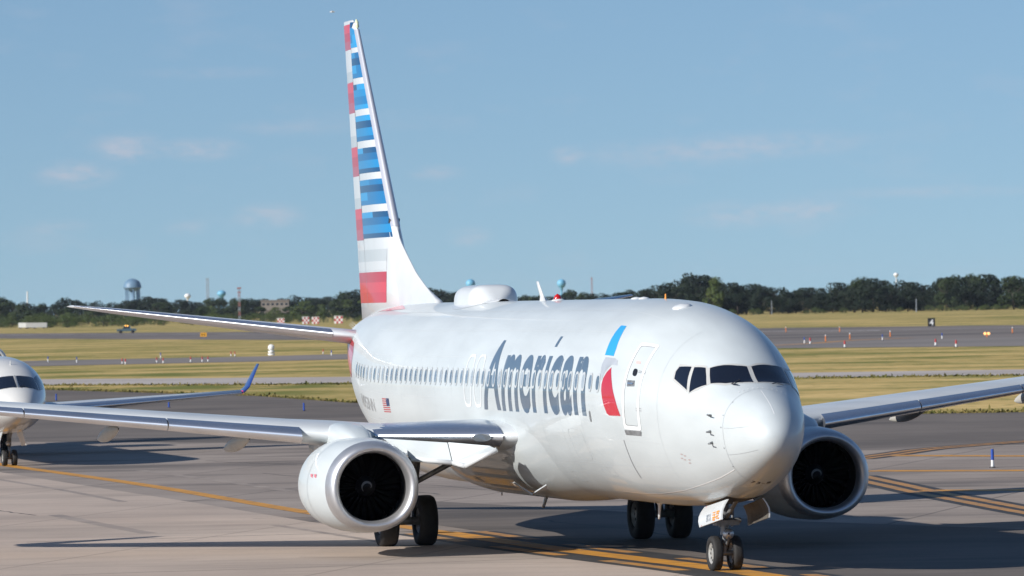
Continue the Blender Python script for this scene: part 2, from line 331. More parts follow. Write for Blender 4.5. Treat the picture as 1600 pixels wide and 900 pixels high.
# sealed cracks and tyre marks on the pavement
CRACK = mat('crack_sealant', (0.075, 0.068, 0.062), 0.8, vary=.3, vscale=2); MARK = mat('tyre_rubber_mark', (0.23, 0.19, 0.162), 0.85, vary=1, vscale=.7, vcol=(.34, .28, .235))
rc = random.Random(8)
for k in range(20):
    x0, y0 = rc.uniform(-15, 4), rc.uniform(112, 205); a_ = rc.choice((1.335, 1.335, -0.235, -0.235, 0.4)) + rc.uniform(-.06, .06) ; P = [Vector((x0, y0, 0))]
    for q in range(rc.randint(10, 34)): a_ += rc.uniform(-.05, .05); P.append(P[-1] + Vector((math.cos(a_), -math.sin(a_) if a_ > 0 else -math.sin(a_), 0)) * rc.uniform(.6, 1.1) + Vector((rc.gauss(0, .05), rc.gauss(0, .12), 0)))
    ribbon('sealed_crack', P, 0, rc.uniform(.025, .05), 0.0075, CRACK)
for off, a0, a1 in ((-2.9, 160, 185), (2.7, 165, 190), (-2.4, 126, 141), (-6.0, 138, 152)):
    ribbon('tyre_mark', [p for p in main if a0 < p.y < a1], off, rc.uniform(.12, .22), 0.0072, MARK)

# short rough grass standing on the verges
def tufts():
    V = []; F = []
    n = 1
    iy = rng.uniform(1 / 720, 1 / 262, n); Y = 1 / iy
    X = rng.uniform(-0.105, 0.105, n) * Y
    def yline(L, x):
        xs = [p.x for p in L]; ys = [p.y for p in L]; return np.interp(x, xs, ys)
    et = sorted(edge, key=lambda p: p.x)
    E1 = extend(pl([(70, 592.5), (400, 590), (1240, 582.5), (1600, 577)]), 250, 250); E2 = extend(pl([(70, 602), (400, 601), (1240, 591), (1600, 586)]), 250, 250)
    C1 = extend(pl([(37, 564), (400, 557)]) + [Vector((30, 704, 0)), Vector((62, 700, 0))], 250, 250); C2 = extend(pl([(42, 572.5), (400, 565), (1225, 544), (1562, 541)]), 250, 250)
    e = yline(et, X); keep = Y > e + 0.3
    keep &= ~((Y > yline(E2, X) - 0.2) & (Y < yline(E1, X) + 0.2))
    keep &= ~((Y > yline(C2, X) - 0.2) & (Y < yline(C1, X) + 0.2))
    keep &= ~((X > -40) & (Y > yline(C1, X)))
    X = X[keep]; Y = Y[keep]; e = e[keep]
    # denser fringe along the pavement edges
    xf = rng.uniform(-45, 30, 5000); yf = np.interp(xf, [p.x for p in et], [p.y for p in et]) + rng.exponential(1.2, 5000) - 0.15
    xg = rng.uniform(-42, 42, 3500); yg = yline(E2, xg) - rng.exponential(0.8, 3500) + 0.3
    X = np.r_[X, xf, xg]; Y = np.r_[Y, yf, yg]
    n = len(X); h = rng.gamma(2.0, 0.026, n) + 0.02; h *= np.where(rng.random(n) < 0.012, 3.0, 1.0); wd = rng.uniform(0.05, 0.16, n); a = rng.uniform(-0.9, 0.9, n); ln = rng.normal(0, 0.08, n)
    dx = np.cos(a) * wd / 2; dy = np.sin(a) * wd / 2
    V = np.zeros((n, 5, 3)); V[:, 0] = np.stack([X - dx, Y - dy, 0 * X - .02], 1); V[:, 1] = np.stack([X + dx, Y + dy, 0 * X - .02], 1)
    V[:, 2] = np.stack([X + dx * .9 + ln, Y + dy, h * .7], 1); V[:, 3] = np.stack([X + ln, Y, h], 1); V[:, 4] = np.stack([X - dx * .9 + ln, Y - dy, h * .75], 1)
    i = np.arange(n) * 5
    o = mesh('grass', V.reshape(-1, 3), np.stack([i, i + 1, i + 2, i + 3, i + 4], 1), mat('verge_tufts', (0.085, 0.095, 0.025), 0.9, spec=0.1, vary=1, vscale=0.4, vcol=(0.20, 0.155, 0.06)), smooth=False)
    o['kind'] = 'stuff'; tag(o, 'dry green and straw coloured grass on the verges between the pavements', 'grass')
tufts()

# ------------------------------------------------------------------ fuselage surface of the airliner (s aft of the nose, phi from the crown to starboard)
def pchip(x, y, xi):
    x = np.asarray(x, float); y = np.asarray(y, float); h = np.diff(x); d = np.diff(y) / h; mm = np.zeros(len(x))
    for i in range(1, len(x) - 1):
        if d[i - 1] * d[i] > 0:
            w1 = 2 * h[i] + h[i - 1]; w2 = h[i] + 2 * h[i - 1]; mm[i] = (w1 + w2) / (w1 / d[i - 1] + w2 / d[i])
    mm[0] = d[0]; mm[-1] = d[-1]
    xi = np.clip(xi, x[0], x[-1]); k = np.clip(np.searchsorted(x, xi) - 1, 0, len(h) - 1); t = (xi - x[k]) / h[k]; H = h[k]
    return (2 * t ** 3 - 3 * t ** 2 + 1) * y[k] + (t ** 3 - 2 * t ** 2 + t) * H * mm[k] + (-2 * t ** 3 + 3 * t ** 2) * y[k + 1] + (t ** 3 - t ** 2) * H * mm[k + 1]
class Body:
    def __init__(s, S, T, B, W, M, zc, xexp=0.92): s.S = np.sqrt(np.array(S, float)); s.t = T; s.b = B; s.w = W; s.m = M; s.zc = zc; s.e = xexp; s.L = S[-1]
    def pt(s, st, ph):
        st, ph = np.broadcast_arrays(np.asarray(st, float), np.asarray(ph, float))
        x = np.sqrt(np.maximum(st, 0)); t, b, w_, m_ = [pchip(s.S, q, x) for q in (s.t, s.b, s.w, s.m)]
        c = np.cos(ph); sn = np.sin(ph); up = c >= 0
        z = np.where(up, m_ + (t - m_) * c, m_ + (m_ - b) * c); y = w_ * np.sign(sn) * np.abs(sn) ** np.where(up, 1.0, s.e)
        return np.stack([st, y, z + s.zc], -1)
    def out(s, st, ph, off):
        st = np.maximum(np.asarray(st, float), 0.02); p = s.pt(st, ph); a = s.pt(st + 1e-3, ph) - s.pt(np.maximum(st - 1e-3, 0), ph); b = s.pt(st, ph + 1e-3) - s.pt(st, ph - 1e-3)
        n = np.cross(b, a); n /= np.linalg.norm(n, axis=-1, keepdims=True) + 1e-12
        c = np.stack([st, 0 * st, s.zc + pchip(s.S, s.m, np.sqrt(st))], -1); sg = np.sign(((p - c) * n).sum(-1, keepdims=True)); sg[sg == 0] = 1
        return p + n * sg * (off[..., None] if isinstance(off, np.ndarray) else off)
    def mesh(s, name, mt, parent, ns=230, nph=160, pw=1.7):
        st = np.linspace(0.004, 1, ns) ** pw * s.L; ph = np.linspace(-math.pi, math.pi, nph, endpoint=False)
        A, Bq = np.meshgrid(st, ph, indexing='ij'); V = s.pt(A, Bq).reshape(-1, 3); F = grid_faces(ns, nph)
        V = np.vstack([V, s.pt(0.0, 0.0)[None], [[s.L + 0.02, 0, V[-nph:, 2].mean()]]]); nV = len(V)
        F += [(j, nV - 2, (j + 1) % nph) for j in range(nph)] + [((ns - 1) * nph + j, (ns - 1) * nph + (j + 1) % nph, nV - 1) for j in range(nph)]
        return fixn(mesh(name, V, F, mt, parent))
BODY = Body([0, .12, .5, 1.0, 1.75, 2.2, 2.75, 3.5, 4.5, 5.5, 6.8, 9, 25, 28, 31, 34, 36.5, 38.0],
  [-.75, -.46, -.16, .05, .30, .60, .95, 1.28, 1.56, 1.72, 1.84, 1.89, 1.90, 1.90, 1.88, 1.76, 1.52, 1.30],
  [-.75, -1.06, -1.33, -1.54, -1.78, -1.88, -1.98, -2.06, -2.13, -2.17, -2.2, -2.2, -2.2, -2.12, -1.55, -.62, .2, .78],
  [0, .30, .57, .76, .985, 1.09, 1.22, 1.38, 1.56, 1.71, 1.835, 1.88, 1.88, 1.82, 1.55, 1.05, .55, .24],
  [-.75, -.74, -.66, -.58, -.45, -.38, -.3, -.2, -.12, -.06, -.02, 0, 0, .05, .22, .55, .85, 1.04], 3.38)
TH = 0.234459
AIR = empty('airliner', (4.92537, 108.2753, 0), R(90) + TH)
tag(AIR, 'large white twin-engine airliner taxiing with slate blue lettering and striped tail', 'airplane')
FUS = BODY.mesh('fuselage', PAINT, AIR)

def flat_to_mesh(polys):
    bm = bmesh.new()
    for P in polys:
        bm.faces.new([bm.verts.new((p[0], p[1], 0)) for p in P])
    bmesh.ops.triangulate(bm, faces=bm.faces[:]); return bm
def wrap(name, bm, mt, body, parent, off=0.004, gs=0.6, gp=2.5):       # lays flat (s, phi) artwork on a body
    for ax, g in ((0, gs), (1, gp)):
        vs = [v.co[ax] for v in bm.verts]; a, b = min(vs), max(vs); k = int((b - a) / g)
        for i in range(1, k + 1):
            c = a + (b - a) * i / (k + 1); co = [0, 0, 0]; co[ax] = c; no = [0, 0, 0]; no[ax] = 1
            bmesh.ops.bisect_plane(bm, geom=bm.verts[:] + bm.edges[:] + bm.faces[:], plane_co=co, plane_no=no)
    bm.verts.ensure_lookup_table()
    s_ = np.array([v.co[0] for v in bm.verts]); p_ = np.radians([v.co[1] for v in bm.verts])
    P = body.out(s_, p_, off)
    for v, q in zip(bm.verts, P): v.co = q
    me = bpy.data.meshes.new(name); bm.normal_update(); bm.to_mesh(me); bm.free()
    for mt_ in (mt if isinstance(mt, list) else [mt]): me.materials.append(mt_)
    o = link(name, me, parent)
    # face outward
    bm = bmesh.new(); bm.from_mesh(me)
    for f in bm.faces:
        c = f.calc_center_median(); cc = Vector((c.x, 0, body.zc))
        f.smooth = True
        if f.normal.dot(c - cc) < 0: f.normal_flip()
    bm.to_mesh(me); bm.free()
    return o
def decal(name, poly, mt, off=0.004, body=BODY, parent=FUS, gs=0.25): return wrap(name, flat_to_mesh([poly]), mt, body, parent, off, gs)
def line_decal(name, P, wd, mt, off=0.004, body=BODY, parent=FUS):    # thin strip along (s, phi) points, wd in metres
    P = [np.array(p, float) for p in P]; Q = []
    for i in range(len(P) - 1):
        for t in np.linspace(0, 1, 6, endpoint=False): Q.append(P[i] * (1 - t) + P[i + 1] * t)
    Q.append(P[-1]); q = np.array(Q)
    W3 = body.out(q[:, 0], np.radians(q[:, 1]), off); N3 = body.out(q[:, 0], np.radians(q[:, 1]), off + 1) - W3
    T = np.gradient(W3, axis=0); Bn = np.cross(T, N3); Bn /= np.linalg.norm(Bn, axis=1, keepdims=True)
    V = np.vstack([W3 - Bn * wd / 2, W3 + Bn * wd / 2]); n = len(q)
    o = mesh(name, V, [(i, i + 1, n + i + 1, n + i) for i in range(n - 1)], mt, parent, smooth=True); return o
def ring_poly(cx, cy, rx, ry, n=20, e=2.6):
    out = []
    for i in range(n):
        t = 2 * math.pi * i / n; c, s_ = math.cos(t), math.sin(t)
        out.append((cx + rx * math.copysign(abs(c) ** (2 / e), c), cy + ry * math.copysign(abs(s_) ** (2 / e), s_)))
    return out
def ring_decal(name, inner, outer, mt, off, body=BODY, parent=FUS, gs=0.4):
    bm = bmesh.new(); a = [bm.verts.new((*p, 0)) for p in inner]; b = [bm.verts.new((*p, 0)) for p in outer]; n = len(a)
    for i in range(n): bm.faces.new([a[i], a[(i + 1) % n], b[(i + 1) % n], b[i]])
    return wrap(name, bm, mt, body, parent, off, gs)

# cabin windows along the starboard side
for k in range(48):
    s_ = 6.58 + 0.508 * k
    if s_ > 30.5: break
    ctr = 81.3 + (s_ > 25) * (s_ - 25) * 0.45
    bm = bmesh.new(); inner = ring_poly(s_, ctr, 0.100, 4.4, 18); outer = ring_poly(s_, ctr, 0.140, 5.9, 18)
    a = [bm.verts.new((*p, 0)) for p in inner]; b = [bm.verts.new((*p, 0)) for p in outer]
    for i in range(18):
        f = bm.faces.new([a[i], a[(i + 1) % 18], b[(i + 1) % 18], b[i]]); f.material_index = 0
    f = bm.faces.new(a); f.material_index = 1
    wrap('window', bm, [WFRAME, random.choice((PANE, PANE, PANE2, PANE3))], BODY, FUS, 0.008, 0.3, 3.0)

# over-wing exits and the forward service door
for s_ in (17.62, 16.67):
    ring_decal('exit_outline', ring_poly(s_, 82.6, 0.30, 15.0, 28, 4), ring_poly(s_, 82.6, 0.355, 16.7, 28, 4), OUTL, 0.005)
def quad_round(P, n=7, r=0.16):
    out = []
    for i in range(4):
        p0 = np.array(P[i - 1], float); p = np.array(P[i], float); p1 = np.array(P[(i + 1) % 4], float)
        a = p + (p0 - p) * r * (0.35 if i % 2 else 1); b = p + (p1 - p) * r * (1 if i % 2 else 0.35)
        for t in np.linspace(0, 1, n): out.append(tuple((1 - t) ** 2 * a + 2 * t * (1 - t) * p + t * t * b))
    return out
DO = [(5.11, 50.2), (5.24, 105.6), (4.42, 105.4), (4.30, 47.5)]; DI = [(5.03, 52.4), (5.14, 103.4), (4.52, 103.2), (4.40, 49.9)]
def crv(P): # rounded-corner quads with equal vertex counts
    return quad_round(P, 7, 0.10)
ring_decal('door_outline', crv(DI), crv(DO), OUTL, 0.006)
ring_decal('door_seam', [(4.765 + (x - 4.765) * .97, 77 + (y - 77) * .985) for x, y in crv(DI)], crv(DI), SEAM, 0.004)
decal('door_window', ring_poly(4.76, 70.6, 0.10, 2.5, 16), DARK, 0.008)
hb = decal('door_handle_recess', [(5.02, 76.6), (4.68, 75.8), (4.66, 79.6), (5.0, 80.6)], GEAR, 0.006)
decal('door_handle', [(4.97, 78.0), (4.72, 77.5), (4.72, 78.4), (4.97, 79.0)], CHROME, 0.02)
decal('door_sill', [(5.24, 106.0), (4.44, 105.6), (4.48, 108.3), (5.22, 108.6)], GEAR, 0.012)
for P in ([(4.62, 69.0), (4.3, 68.6)], [(4.62, 70.0), (4.3, 69.6)], [(4.56, 93.0), (4.3, 92.8)], [(4.56, 94.2), (4.3, 94.0)]): line_decal('door_hinge_line', P, 0.012, SEAM)
decal('door_placard', [(4.88, 63), (4.68, 62.7), (4.67, 64.4), (4.87, 64.7)], mat('placard_pink', (0.75, 0.45, 0.42), 0.5))

# the flight symbol
decal('blue_feather', [(6.88, 41.8), (6.52, 41.6), (6.38, 47.5), (6.27, 53.0), (6.15, 58.5), (6.09, 63.4), (6.60, 63.7), (6.68, 58.5), (6.78, 52.5), (6.85, 46.5)], SKYB)
decal('silver_feather', [(6.50, 65.0), (5.97, 64.6), (5.80, 65.6), (5.72, 68.8), (6.02, 69.0), (6.16, 71.5), (6.29, 75.0), (6.36, 79.5), (6.50, 76.0), (6.56, 70.0)], CAPG)
decal('red_feather', [(5.98, 70.6), (6.16, 74.0), (6.29, 78.0), (6.33, 82.0), (6.32, 86.0), (6.27, 90.0), (6.19, 94.0), (6.06, 98.0), (5.95, 99.0), (5.34, 98.6), (5.50, 92.5), (5.68, 85.0), (5.84, 77.5), (5.95, 72.5)], RED)

# lettering: each letter its own piece
def glyphs(txt, bold=0.0):
    out = []; dg = bpy.context.evaluated_depsgraph_get
    x = 0.0
    for i, ch in enumerate(txt):
        cu = bpy.data.curves.new('tmp', 'FONT'); cu.body = ch; cu.size = 1; cu.resolution_u = 6; cu.offset = bold; cu.fill_mode = 'FRONT'
        o = bpy.data.objects.new('tmp', cu); COL.objects.link(o); bpy.context.view_layer.update()
        me = bpy.data.meshes.new_from_object(o.evaluated_get(dg())); bm = bmesh.new(); bm.from_mesh(me)
        bpy.data.objects.remove(o); bpy.data.curves.remove(cu); bpy.data.meshes.remove(me)
        out.append(bm)
    return out
def place_text(name, txt, mp_, adv, mt, body, parent, off=0.0035, bold=0.0, gp=2.0, gs=0.8, label=None):
    x = 0; obs = []
    for bm, ch in zip(glyphs(txt, bold), txt):
        if not bm.verts: x += 0.3; continue
        xs = [v.co.x for v in bm.verts]; x0, x1 = min(xs), max(xs)
        for v in bm.verts:
            u, h = mp_(v.co.x - x0 + x, v.co.y); v.co = (u, h, 0)
        x += x1 - x0 + adv
        obs.append(wrap(name, bm, mt, body, parent, off, gs, gp))
    return obs
# measure the word first so that it fills its length on the side
def text_len(txt, adv, bold=0.0):
    L = 0
    for bm in glyphs(txt, bold):
        xs = [v.co.x for v in bm.verts] or [0, 0.3]; L += max(xs) - min(xs) + adv; bm.free()
    return L - adv
word = 'American'; ADV = 0.070; BOLD = 0.026
Lw = text_len(word, ADV, BOLD); K = 8.75 / Lw
cap = 0.70
def mp_am(u, h):
    h = max(h, 0) if h > -0.012 else h
    ph = 98.6 - (h / cap) * (98.6 - 55.6)
    return 16.16 - u * K, ph
_gl = glyphs(word, BOLD); xo = 0; xhm = max(v.co.y for v in _gl[5].verts if True); xhm = max(v.co.y for v in _gl[7].verts); cpm = max(v.co.y for v in _gl[0].verts)
for bm, ch in zip(_gl, word):
    xs = [v.co.x for v in bm.verts]; x0, x1 = min(xs), max(xs)
    hmax = max(v.co.y for v in bm.verts)
    if ch == 'i':                                             # stem here, the raised dot is cut separately
        top = [v for v in bm.verts if v.co.y > xhm + 0.015]
        bmesh.ops.delete(bm, geom=top, context='VERTS')
    xh = 0.5
    for v in bm.verts:
        h = v.co.y
        h = h * (cap * (98.6 - 65.6) / (98.6 - 55.6)) / xhm if ch != 'A' else h * cap / cpm
        u, p = mp_am(v.co.x - x0 + xo, h); v.co = (u, p, 0)
    if ch == 'i':
        sc = 16.16 - (xo + (x1 - x0) / 2) * K
    xo += x1 - x0 + ADV
    wrap('letter', bm, LET, BODY, FUS, 0.0035, 0.8, 2.0)
decal('letter_dot', [(sc + .10, 60.0), (sc - .10, 60.0), (sc - .10, 52.4), (sc + .10, 52.4)], LET, 0.0035)
# registration and flag aft
GREYT = mat('registration_grey', (0.33, 0.35, 0.36), 0.4, coat=0.4)
Lr = text_len('N953NN', 0.06, 0.01)
place_text('registration_letter', 'N953NN', lambda u, h: (29.6 - u * 2.0 / Lr, 106.8 - h / 0.70 * 8.0), 0.06, GREYT, BODY, FUS, 0.0035, 0.01, 3.0)
NAVY = mat('flag_navy', (0.03, 0.045, 0.12), 0.4)
for k in range(7): decal('flag_stripe', [(26.52, 97.4 + k * 1.3), (25.72, 97.0 + k * 1.3), (25.72, 97.68 + k * 1.3), (26.52, 98.08 + k * 1.3)], RED, 0.0035)
decal('flag_canton', [(26.06, 97.1), (25.72, 96.9), (25.72, 101.6), (26.06, 101.8)], NAVY, 0.006)

# cockpit glazing: surround, then each pane
WSUR = mat('glazing_surround', (0.50, 0.50, 0.48), 0.45, vary=0.1)
panes = [[(3.11, 64.3), (3.17, 58.5), (3.14, 53.8), (2.81, 47.4), (2.70, 57.0), (2.56, 66.6)],
         [(2.73, 46.0), (2.49, 38.4), (2.31, 43.0), (2.13, 48.8), (2.29, 58.0), (2.45, 67.2), (2.60, 56.0)],
         [(2.41, 35.2), (2.30, 22.0), (2.19, 10.0), (2.14, 0.6), (1.90, 0.8), (1.67, 1.0), (1.72, 14.0), (1.86, 30.0), (2.08, 44.4), (2.25, 40.0)]]
def mirror(P): return [(s_, -p) for s_, p in P][::-1]
def grow(P, ds, dp):
    cx = sum(p[0] for p in P) / len(P); cy = sum(p[1] for p in P) / len(P)
    return [(p[0] + math.copysign(ds, p[0] - cx) * (1 if abs(p[0] - cx) > .1 else .5), p[1] + math.copysign(dp, p[1] - cy)) for p in P]
for P in panes:
    port = mirror([(a, b + 7) for a, b in P]) if P is not panes[2] else [(2.14, -4.0), (1.90, -4.1), (1.67, -4.3), (1.73, -16), (1.87, -33), (2.10, -50), (2.30, -47), (2.50, -41), (2.33, -28), (2.22, -14)]
    for Q in (P, port):
        sf = decal('window_surround', grow(Q, 0.045, 2.1), WSUR, 0.004, gs=0.08)
        decal('cockpit_window', Q, GLASS, 0.009, gs=0.08)
for sg in (1, -1):
    line_decal('wiper', [(1.62, sg * 20), (1.74, sg * 25.5), (1.80, sg * 14 if sg > 0 else -36)], 0.03, BLK, 0.03)
SEAMS = mat('seam_faint', (0.42, 0.44, 0.45), 0.45)
# radome seam, lightning strips, fasteners, probes
line_decal('radome_seam', [(1.30 + 0.02 * math.cos(R(a)) - 0.20 * max(0, math.sin(R(abs(a)))), a) for a in range(-170, 171, 10)], 0.007, SEAMS)
line_decal('lightning_strip', [(1.06, 90), (0.80, 86), (0.53, 78), (0.27, 66)], 0.010, SEAMS)
line_decal('lightning_strip', [(1.10, 120), (0.7, 121.5), (0.25, 123)], 0.010, SEAMS)
line_decal('lightning_strip', [(1.21, 0.5), (0.65, 2), (0.27, 3)], 0.016, OUTL)
for a in np.linspace(-36, 26, 11): decal('fastener', ring_poly(1.37, a, 0.018, 1.25, 8, 2), OUTL, 0.006)
for a in (45, 70, 90, 112, 135): decal('fastener', ring_poly(1.16, a, 0.016, 0.9, 8, 2), SEAM, 0.005)
line_decal('cargo_door_seam', [(5.44, 112), (5.47, 120), (5.53, 128), (5.60, 137)], 0.035, SEAM)
line_decal('paint_edge', [(8.08, 151.1), (6.78, 151.2), (5.38, 151), (3.89, 148.3), (2.71, 144), (1.82, 141.9), (1.19, 139.3)], 0.022, OUTL)
SOFT = mat('seam_soft', (0.53, 0.56, 0.57), 0.4)
for s_ in (3.6, 7.9, 9.6, 11.2, 12.8, 14.4, 19.2, 20.9, 22.6, 24.3, 26.0, 28.0): line_decal('panel_seam', [(s_, a) for a in range(20, 150, 10)], 0.006, SOFT)
for a_ in (28, 48, 68, 94.5, 112, 128): line_decal('lap_joint', [(s_, a_) for s_ in np.linspace(3.7, 29, 30)], 0.007, bpy.data.materials['seam_soft'], 0.002)
for s_, a_, w1, h1 in ((8.6, 117, .55, 9), (26.8, 118, .5, 8), (10.4, 140, .3, 4), (7.2, 133, .22, 3)): ring_decal('hatch_seam', ring_poly(s_, a_, w1, h1, 24, 6), ring_poly(s_, a_, w1 + .010, h1 + .3, 24, 6), bpy.data.materials['seam_soft'], .004)
def probe(s_, a):
    p = Vector(BODY.out(np.array([s_]), np.radians([a]), 0)[0]); q = Vector(BODY.out(np.array([s_]), np.radians([a]), 0.09)[0])
    mb = MB(); mb.tube(p, q, 0.030, 0.016, 8); mb.tube(q, q + Vector((-0.13, 0, 0)), 0.014, 0.008, 8)
    mb.build('pitot_probe', GEAR, FUS, True)
for a in (78, 97, 107): probe(1.52, a)
for (s_, a) in ((2.9, 118), (2.78, 119), (2.85, 122), (2.7, 124.5), (2.66, 122), (2.95, 121)): decal('nose_placard', ring_poly(s_, a, 0.05, 0.5, 8, 3), mat('placard', (0.45, 0.36, 0.35), 0.5) if 'placard' not in bpy.data.materials else bpy.data.materials['placard'])
place_text('nose_digit', '73-8', lambda u, h: (1.28 - h * 0.16, 166 + u * 11), 0.18, BLK, BODY, FUS, 0.004, 0.01, 1.0)
decal('static_port', ring_poly(7.16, 100.4, 0.06, 3.0, 12), GEAR, 0.006)
# red stripes wrapping the tail cone below the stabiliser, red foot of the fin
RED2 = mat('pink_red_paint_and_shade', (0.66, 0.20, 0.25), 0.35, coat=0.6)
decal('tail_stripe', [(37.0, 64), (32.6, 66), (31.9, 74.0), (36.6, 76)], RED, 0.005, gs=0.6)
decal('tail_stripe', [(36.6, 76), (31.9, 74.0), (31.8, 92.0), (35.8, 92)], RED2, 0.005, gs=0.6)  # paler red puts the shade on this middle stripe into its colour
decal('tail_stripe', [(35.8, 92), (31.8, 92.0), (31.9, 95.5), (35.4, 97)], RED, 0.005, gs=0.6)
# roof fittings
def roof(s_, dz=0.0): return Vector((s_, 0, 3.38 + 1.90 + dz))
def roof_z(s_): return float(BODY.pt(s_, 0.0)[2])
SAT = MB(); st = np.linspace(0, 1, 26); nn = 28; V = []
for q in st:
    s_ = 22.6 + q * 2.9; env = min(1, math.sqrt(max(0, 1 - (1 - min(q / 0.16, 1)) ** 2))) * min(1, math.sqrt(max(0, 1 - (1 - min((1 - q) / 0.45, 1)) ** 2)))
    for j in range(nn):
        t = math.pi * j / (nn - 1); c, s2 = math.cos(t), math.sin(t); e = 0.55
        V.append((s_, (0.06 + 0.50 * env) * math.copysign(abs(c) ** e, c), roof_z(s_) - 0.14 + (0.16 + 0.36 * env) * s2 ** e))
SAT.add(V, grid_faces(26, nn, False) + [tuple(range(nn)), tuple(range(25 * nn, 26 * nn))]); sat = SAT.build('satellite_dome', PAINTW, FUS, True)
V = []
for q in st:
    s_ = 22.0 + q * 4.0; env = math.sin(math.pi * min(q * 1.15, 1) ** 0.8) ** 0.7 if q < .87 else max(0, (1 - q) / .13) * .01
    for j in range(20):
        a = -1 + 2 * j / 19; ph = a * (4 + 20 * env); V.append(BODY.out(np.array([s_]), np.radians([ph]), 0.05 * (1 - a * a) + 0.004)[0])
MBs = MB(); MBs.add(V, grid_faces(26, 20, False)); MBs.build('dome_skirt', PAINTW, FUS, True)
def blade(s_, h, ch, sweep, th=0.03, parent=FUS, a=0.0, mt=PAINTW, name='blade_antenna'):
    p = Vector(BODY.pt(s_, R(a))); n = (Vector(BODY.out(np.array([s_]), np.radians([a]), 1.0)[0]) - Vector(BODY.out(np.array([s_]), np.radians([a]), 0.0)[0])).normalized()
    side = Vector((1, 0, 0)).cross(n).normalized(); V = []
    for k in range(5):
        t = k / 4; c = ch * (1 - 0.45 * t); o = p + n * (h * t - 0.02) + Vector((sweep * t, 0, 0)); w_ = th * (1 - .4 * t) * (3.0 if k == 0 else 1)
        for x, y in ((0, 0), (.25, 1), (.7, .8), (1, 0), (.7, -.8), (.25, -1)): V.append(o + Vector((x * c, 0, 0)) + side * (y * w_))
    mb = MB(); mb.add(V, grid_faces(5, 6) + [(24, 25, 26, 27, 28, 29)]); return mb.build(name, mt, parent, True)
blade(17.55, 0.44, 0.42, 0.50, 0.03, a=4); blade(26.2, 0.26, 0.25, 0.12, 0.03)
def dome(name, s_, a, r, h, mt):
    p = Vector(BODY.pt(s_, R(a))); n = (Vector(BODY.out(np.array([s_]), np.radians([a]), 1.0)[0]) - Vector(BODY.out(np.array([s_]), np.radians([a]), 0.0)[0])).normalized()
    mb = MB(); mb.lathe(p - n * 0.02, n, [(0, r), (h * .4, r * .95), (h * .75, r * .7), (h, r * .05)], 14); return mb.build(name, mt, FUS, True)
dome('beacon_base', 16.6, 3, 0.15, 0.06, PAINTW); dome('red_beacon', 16.6, 3, 0.09, 0.16, mat('beacon_red', (0.5, 0.01, 0.01), 0.2, coat=0.5))
dome('roof_light', 10.1, 2, 0.12, 0.06, PAINTW); dome('roof_light', 9.5, 2, 0.12, 0.06, PAINTW); dome('roof_light', 5.7, 10, 0.20, 0.08, PAINTW)
blade(8.0, 0.12, 0.10, 0.02, 0.02, mt=ORANGE, name='roof_marker')
blade(8.72, 0.36, 0.20, 0.12, 0.03, a=180, mt=PAINTW, name='drain_mast'); blade(17.1, 0.40, 0.34, 0.38, 0.04, a=174, mt=PAINTW, name='drain_mast')
blade(22.5, 0.26, 0.20, 0.02, 0.015, a=180, mt=GEAR, name='belly_antenna'); blade(24.2, 0.10, 0.3, 0.1, 0.03, a=180, mt=GEAR, name='belly_antenna')

# belly fairing around the wing roots
V = []; stn = np.linspace(10.6, 25.0, 60); php = np.radians(np.linspace(88, 272, 84))
for s_ in stn:
    gl = min(1, max(0, (s_ - 10.8) / 4.0)); gl = gl * gl * (3 - 2 * gl); ge = min(1, max(0, (24.8 - s_) / 4.5)); ge = ge * ge * (3 - 2 * ge); g = gl * ge
    a_ = np.abs(np.degrees(php) - 180); hgt = np.interp(a_, [0, 30, 48, 58, 68, 76, 92], [.13, .18, .22, .17, .04, -.03, -.06])
    V += BODY.out(np.full(84, s_), php, -0.03 + g * (hgt + .03)).tolist()
fair = mesh('belly_fairing', V, grid_faces(60, 84, False), PAINT, AIR); fixn(fair)
# ram-air intake lips below the fairing
for sg in (1, -1):
    mb = MB(); Q = [Vector(BODY.out(np.array([a]), np.radians([b]), c)[0]) for a, b, c in ((15.6, 141, .30), (15.1, 140, .32), (14.6, 149, .36), (14.2, 147, .38), (12.9, 143, .24), (13.1, 146, .24))]
    Q = [Vector((q.x, sg * q.y, q.z)) for q in Q]
    mb.poly([Q[0], Q[1], Q[3], Q[2]]); mb.poly([Q[2], Q[3], Q[4], Q[5]])
    o = mb.build('air_intake', [PAINTW], fair); md = o.modifiers.new('t', 'SOLIDIFY'); md.thickness = 0.03

# ------------------------------------------------------------------ lifting surfaces
def airfoil(n=22, camber=0.012):
    x = 0.5 * (1 - np.cos(np.linspace(0, math.pi, n)))
    yt = 5 * (0.2969 * np.sqrt(x) - 0.126 * x - 0.3516 * x ** 2 + 0.2843 * x ** 3 - 0.1030 * x ** 4)
    yc = camber * 4 * x * (1 - x)
    return x, yt, yc
def loft(name, st, mt, parent, camber=0.012, n=22, cap=True, xr=None):
    # st: (s_le, y, z, chord, t/c, (ny, nz), twist)
    x, yt, yc = airfoil(n, camber); V = []
    for (sl, y, z, c, tc_, nv, tw) in st:
        up = [(xx, yc_ + tc_ * t_) for xx, t_, yc_ in zip(x, yt, yc)][::-1]; lo = [(xx, yc_ - tc_ * t_) for xx, t_, yc_ in zip(x, yt, yc)][1:-1]
        ct, s_t = math.cos(tw), math.sin(tw)
        for xx, h in up + lo:
            a = xx * ct + h * s_t; b = -xx * s_t + h * ct
            V.append((sl + a * c, y + nv[0] * b * c, z + nv[1] * b * c))
    k = 2 * n - 2; F = grid_faces(len(st), k)
    if cap: F += [tuple(range(k)), tuple(range((len(st) - 1) * k, len(st) * k))]
    return fixn(mesh(name, V, F, mt, parent))
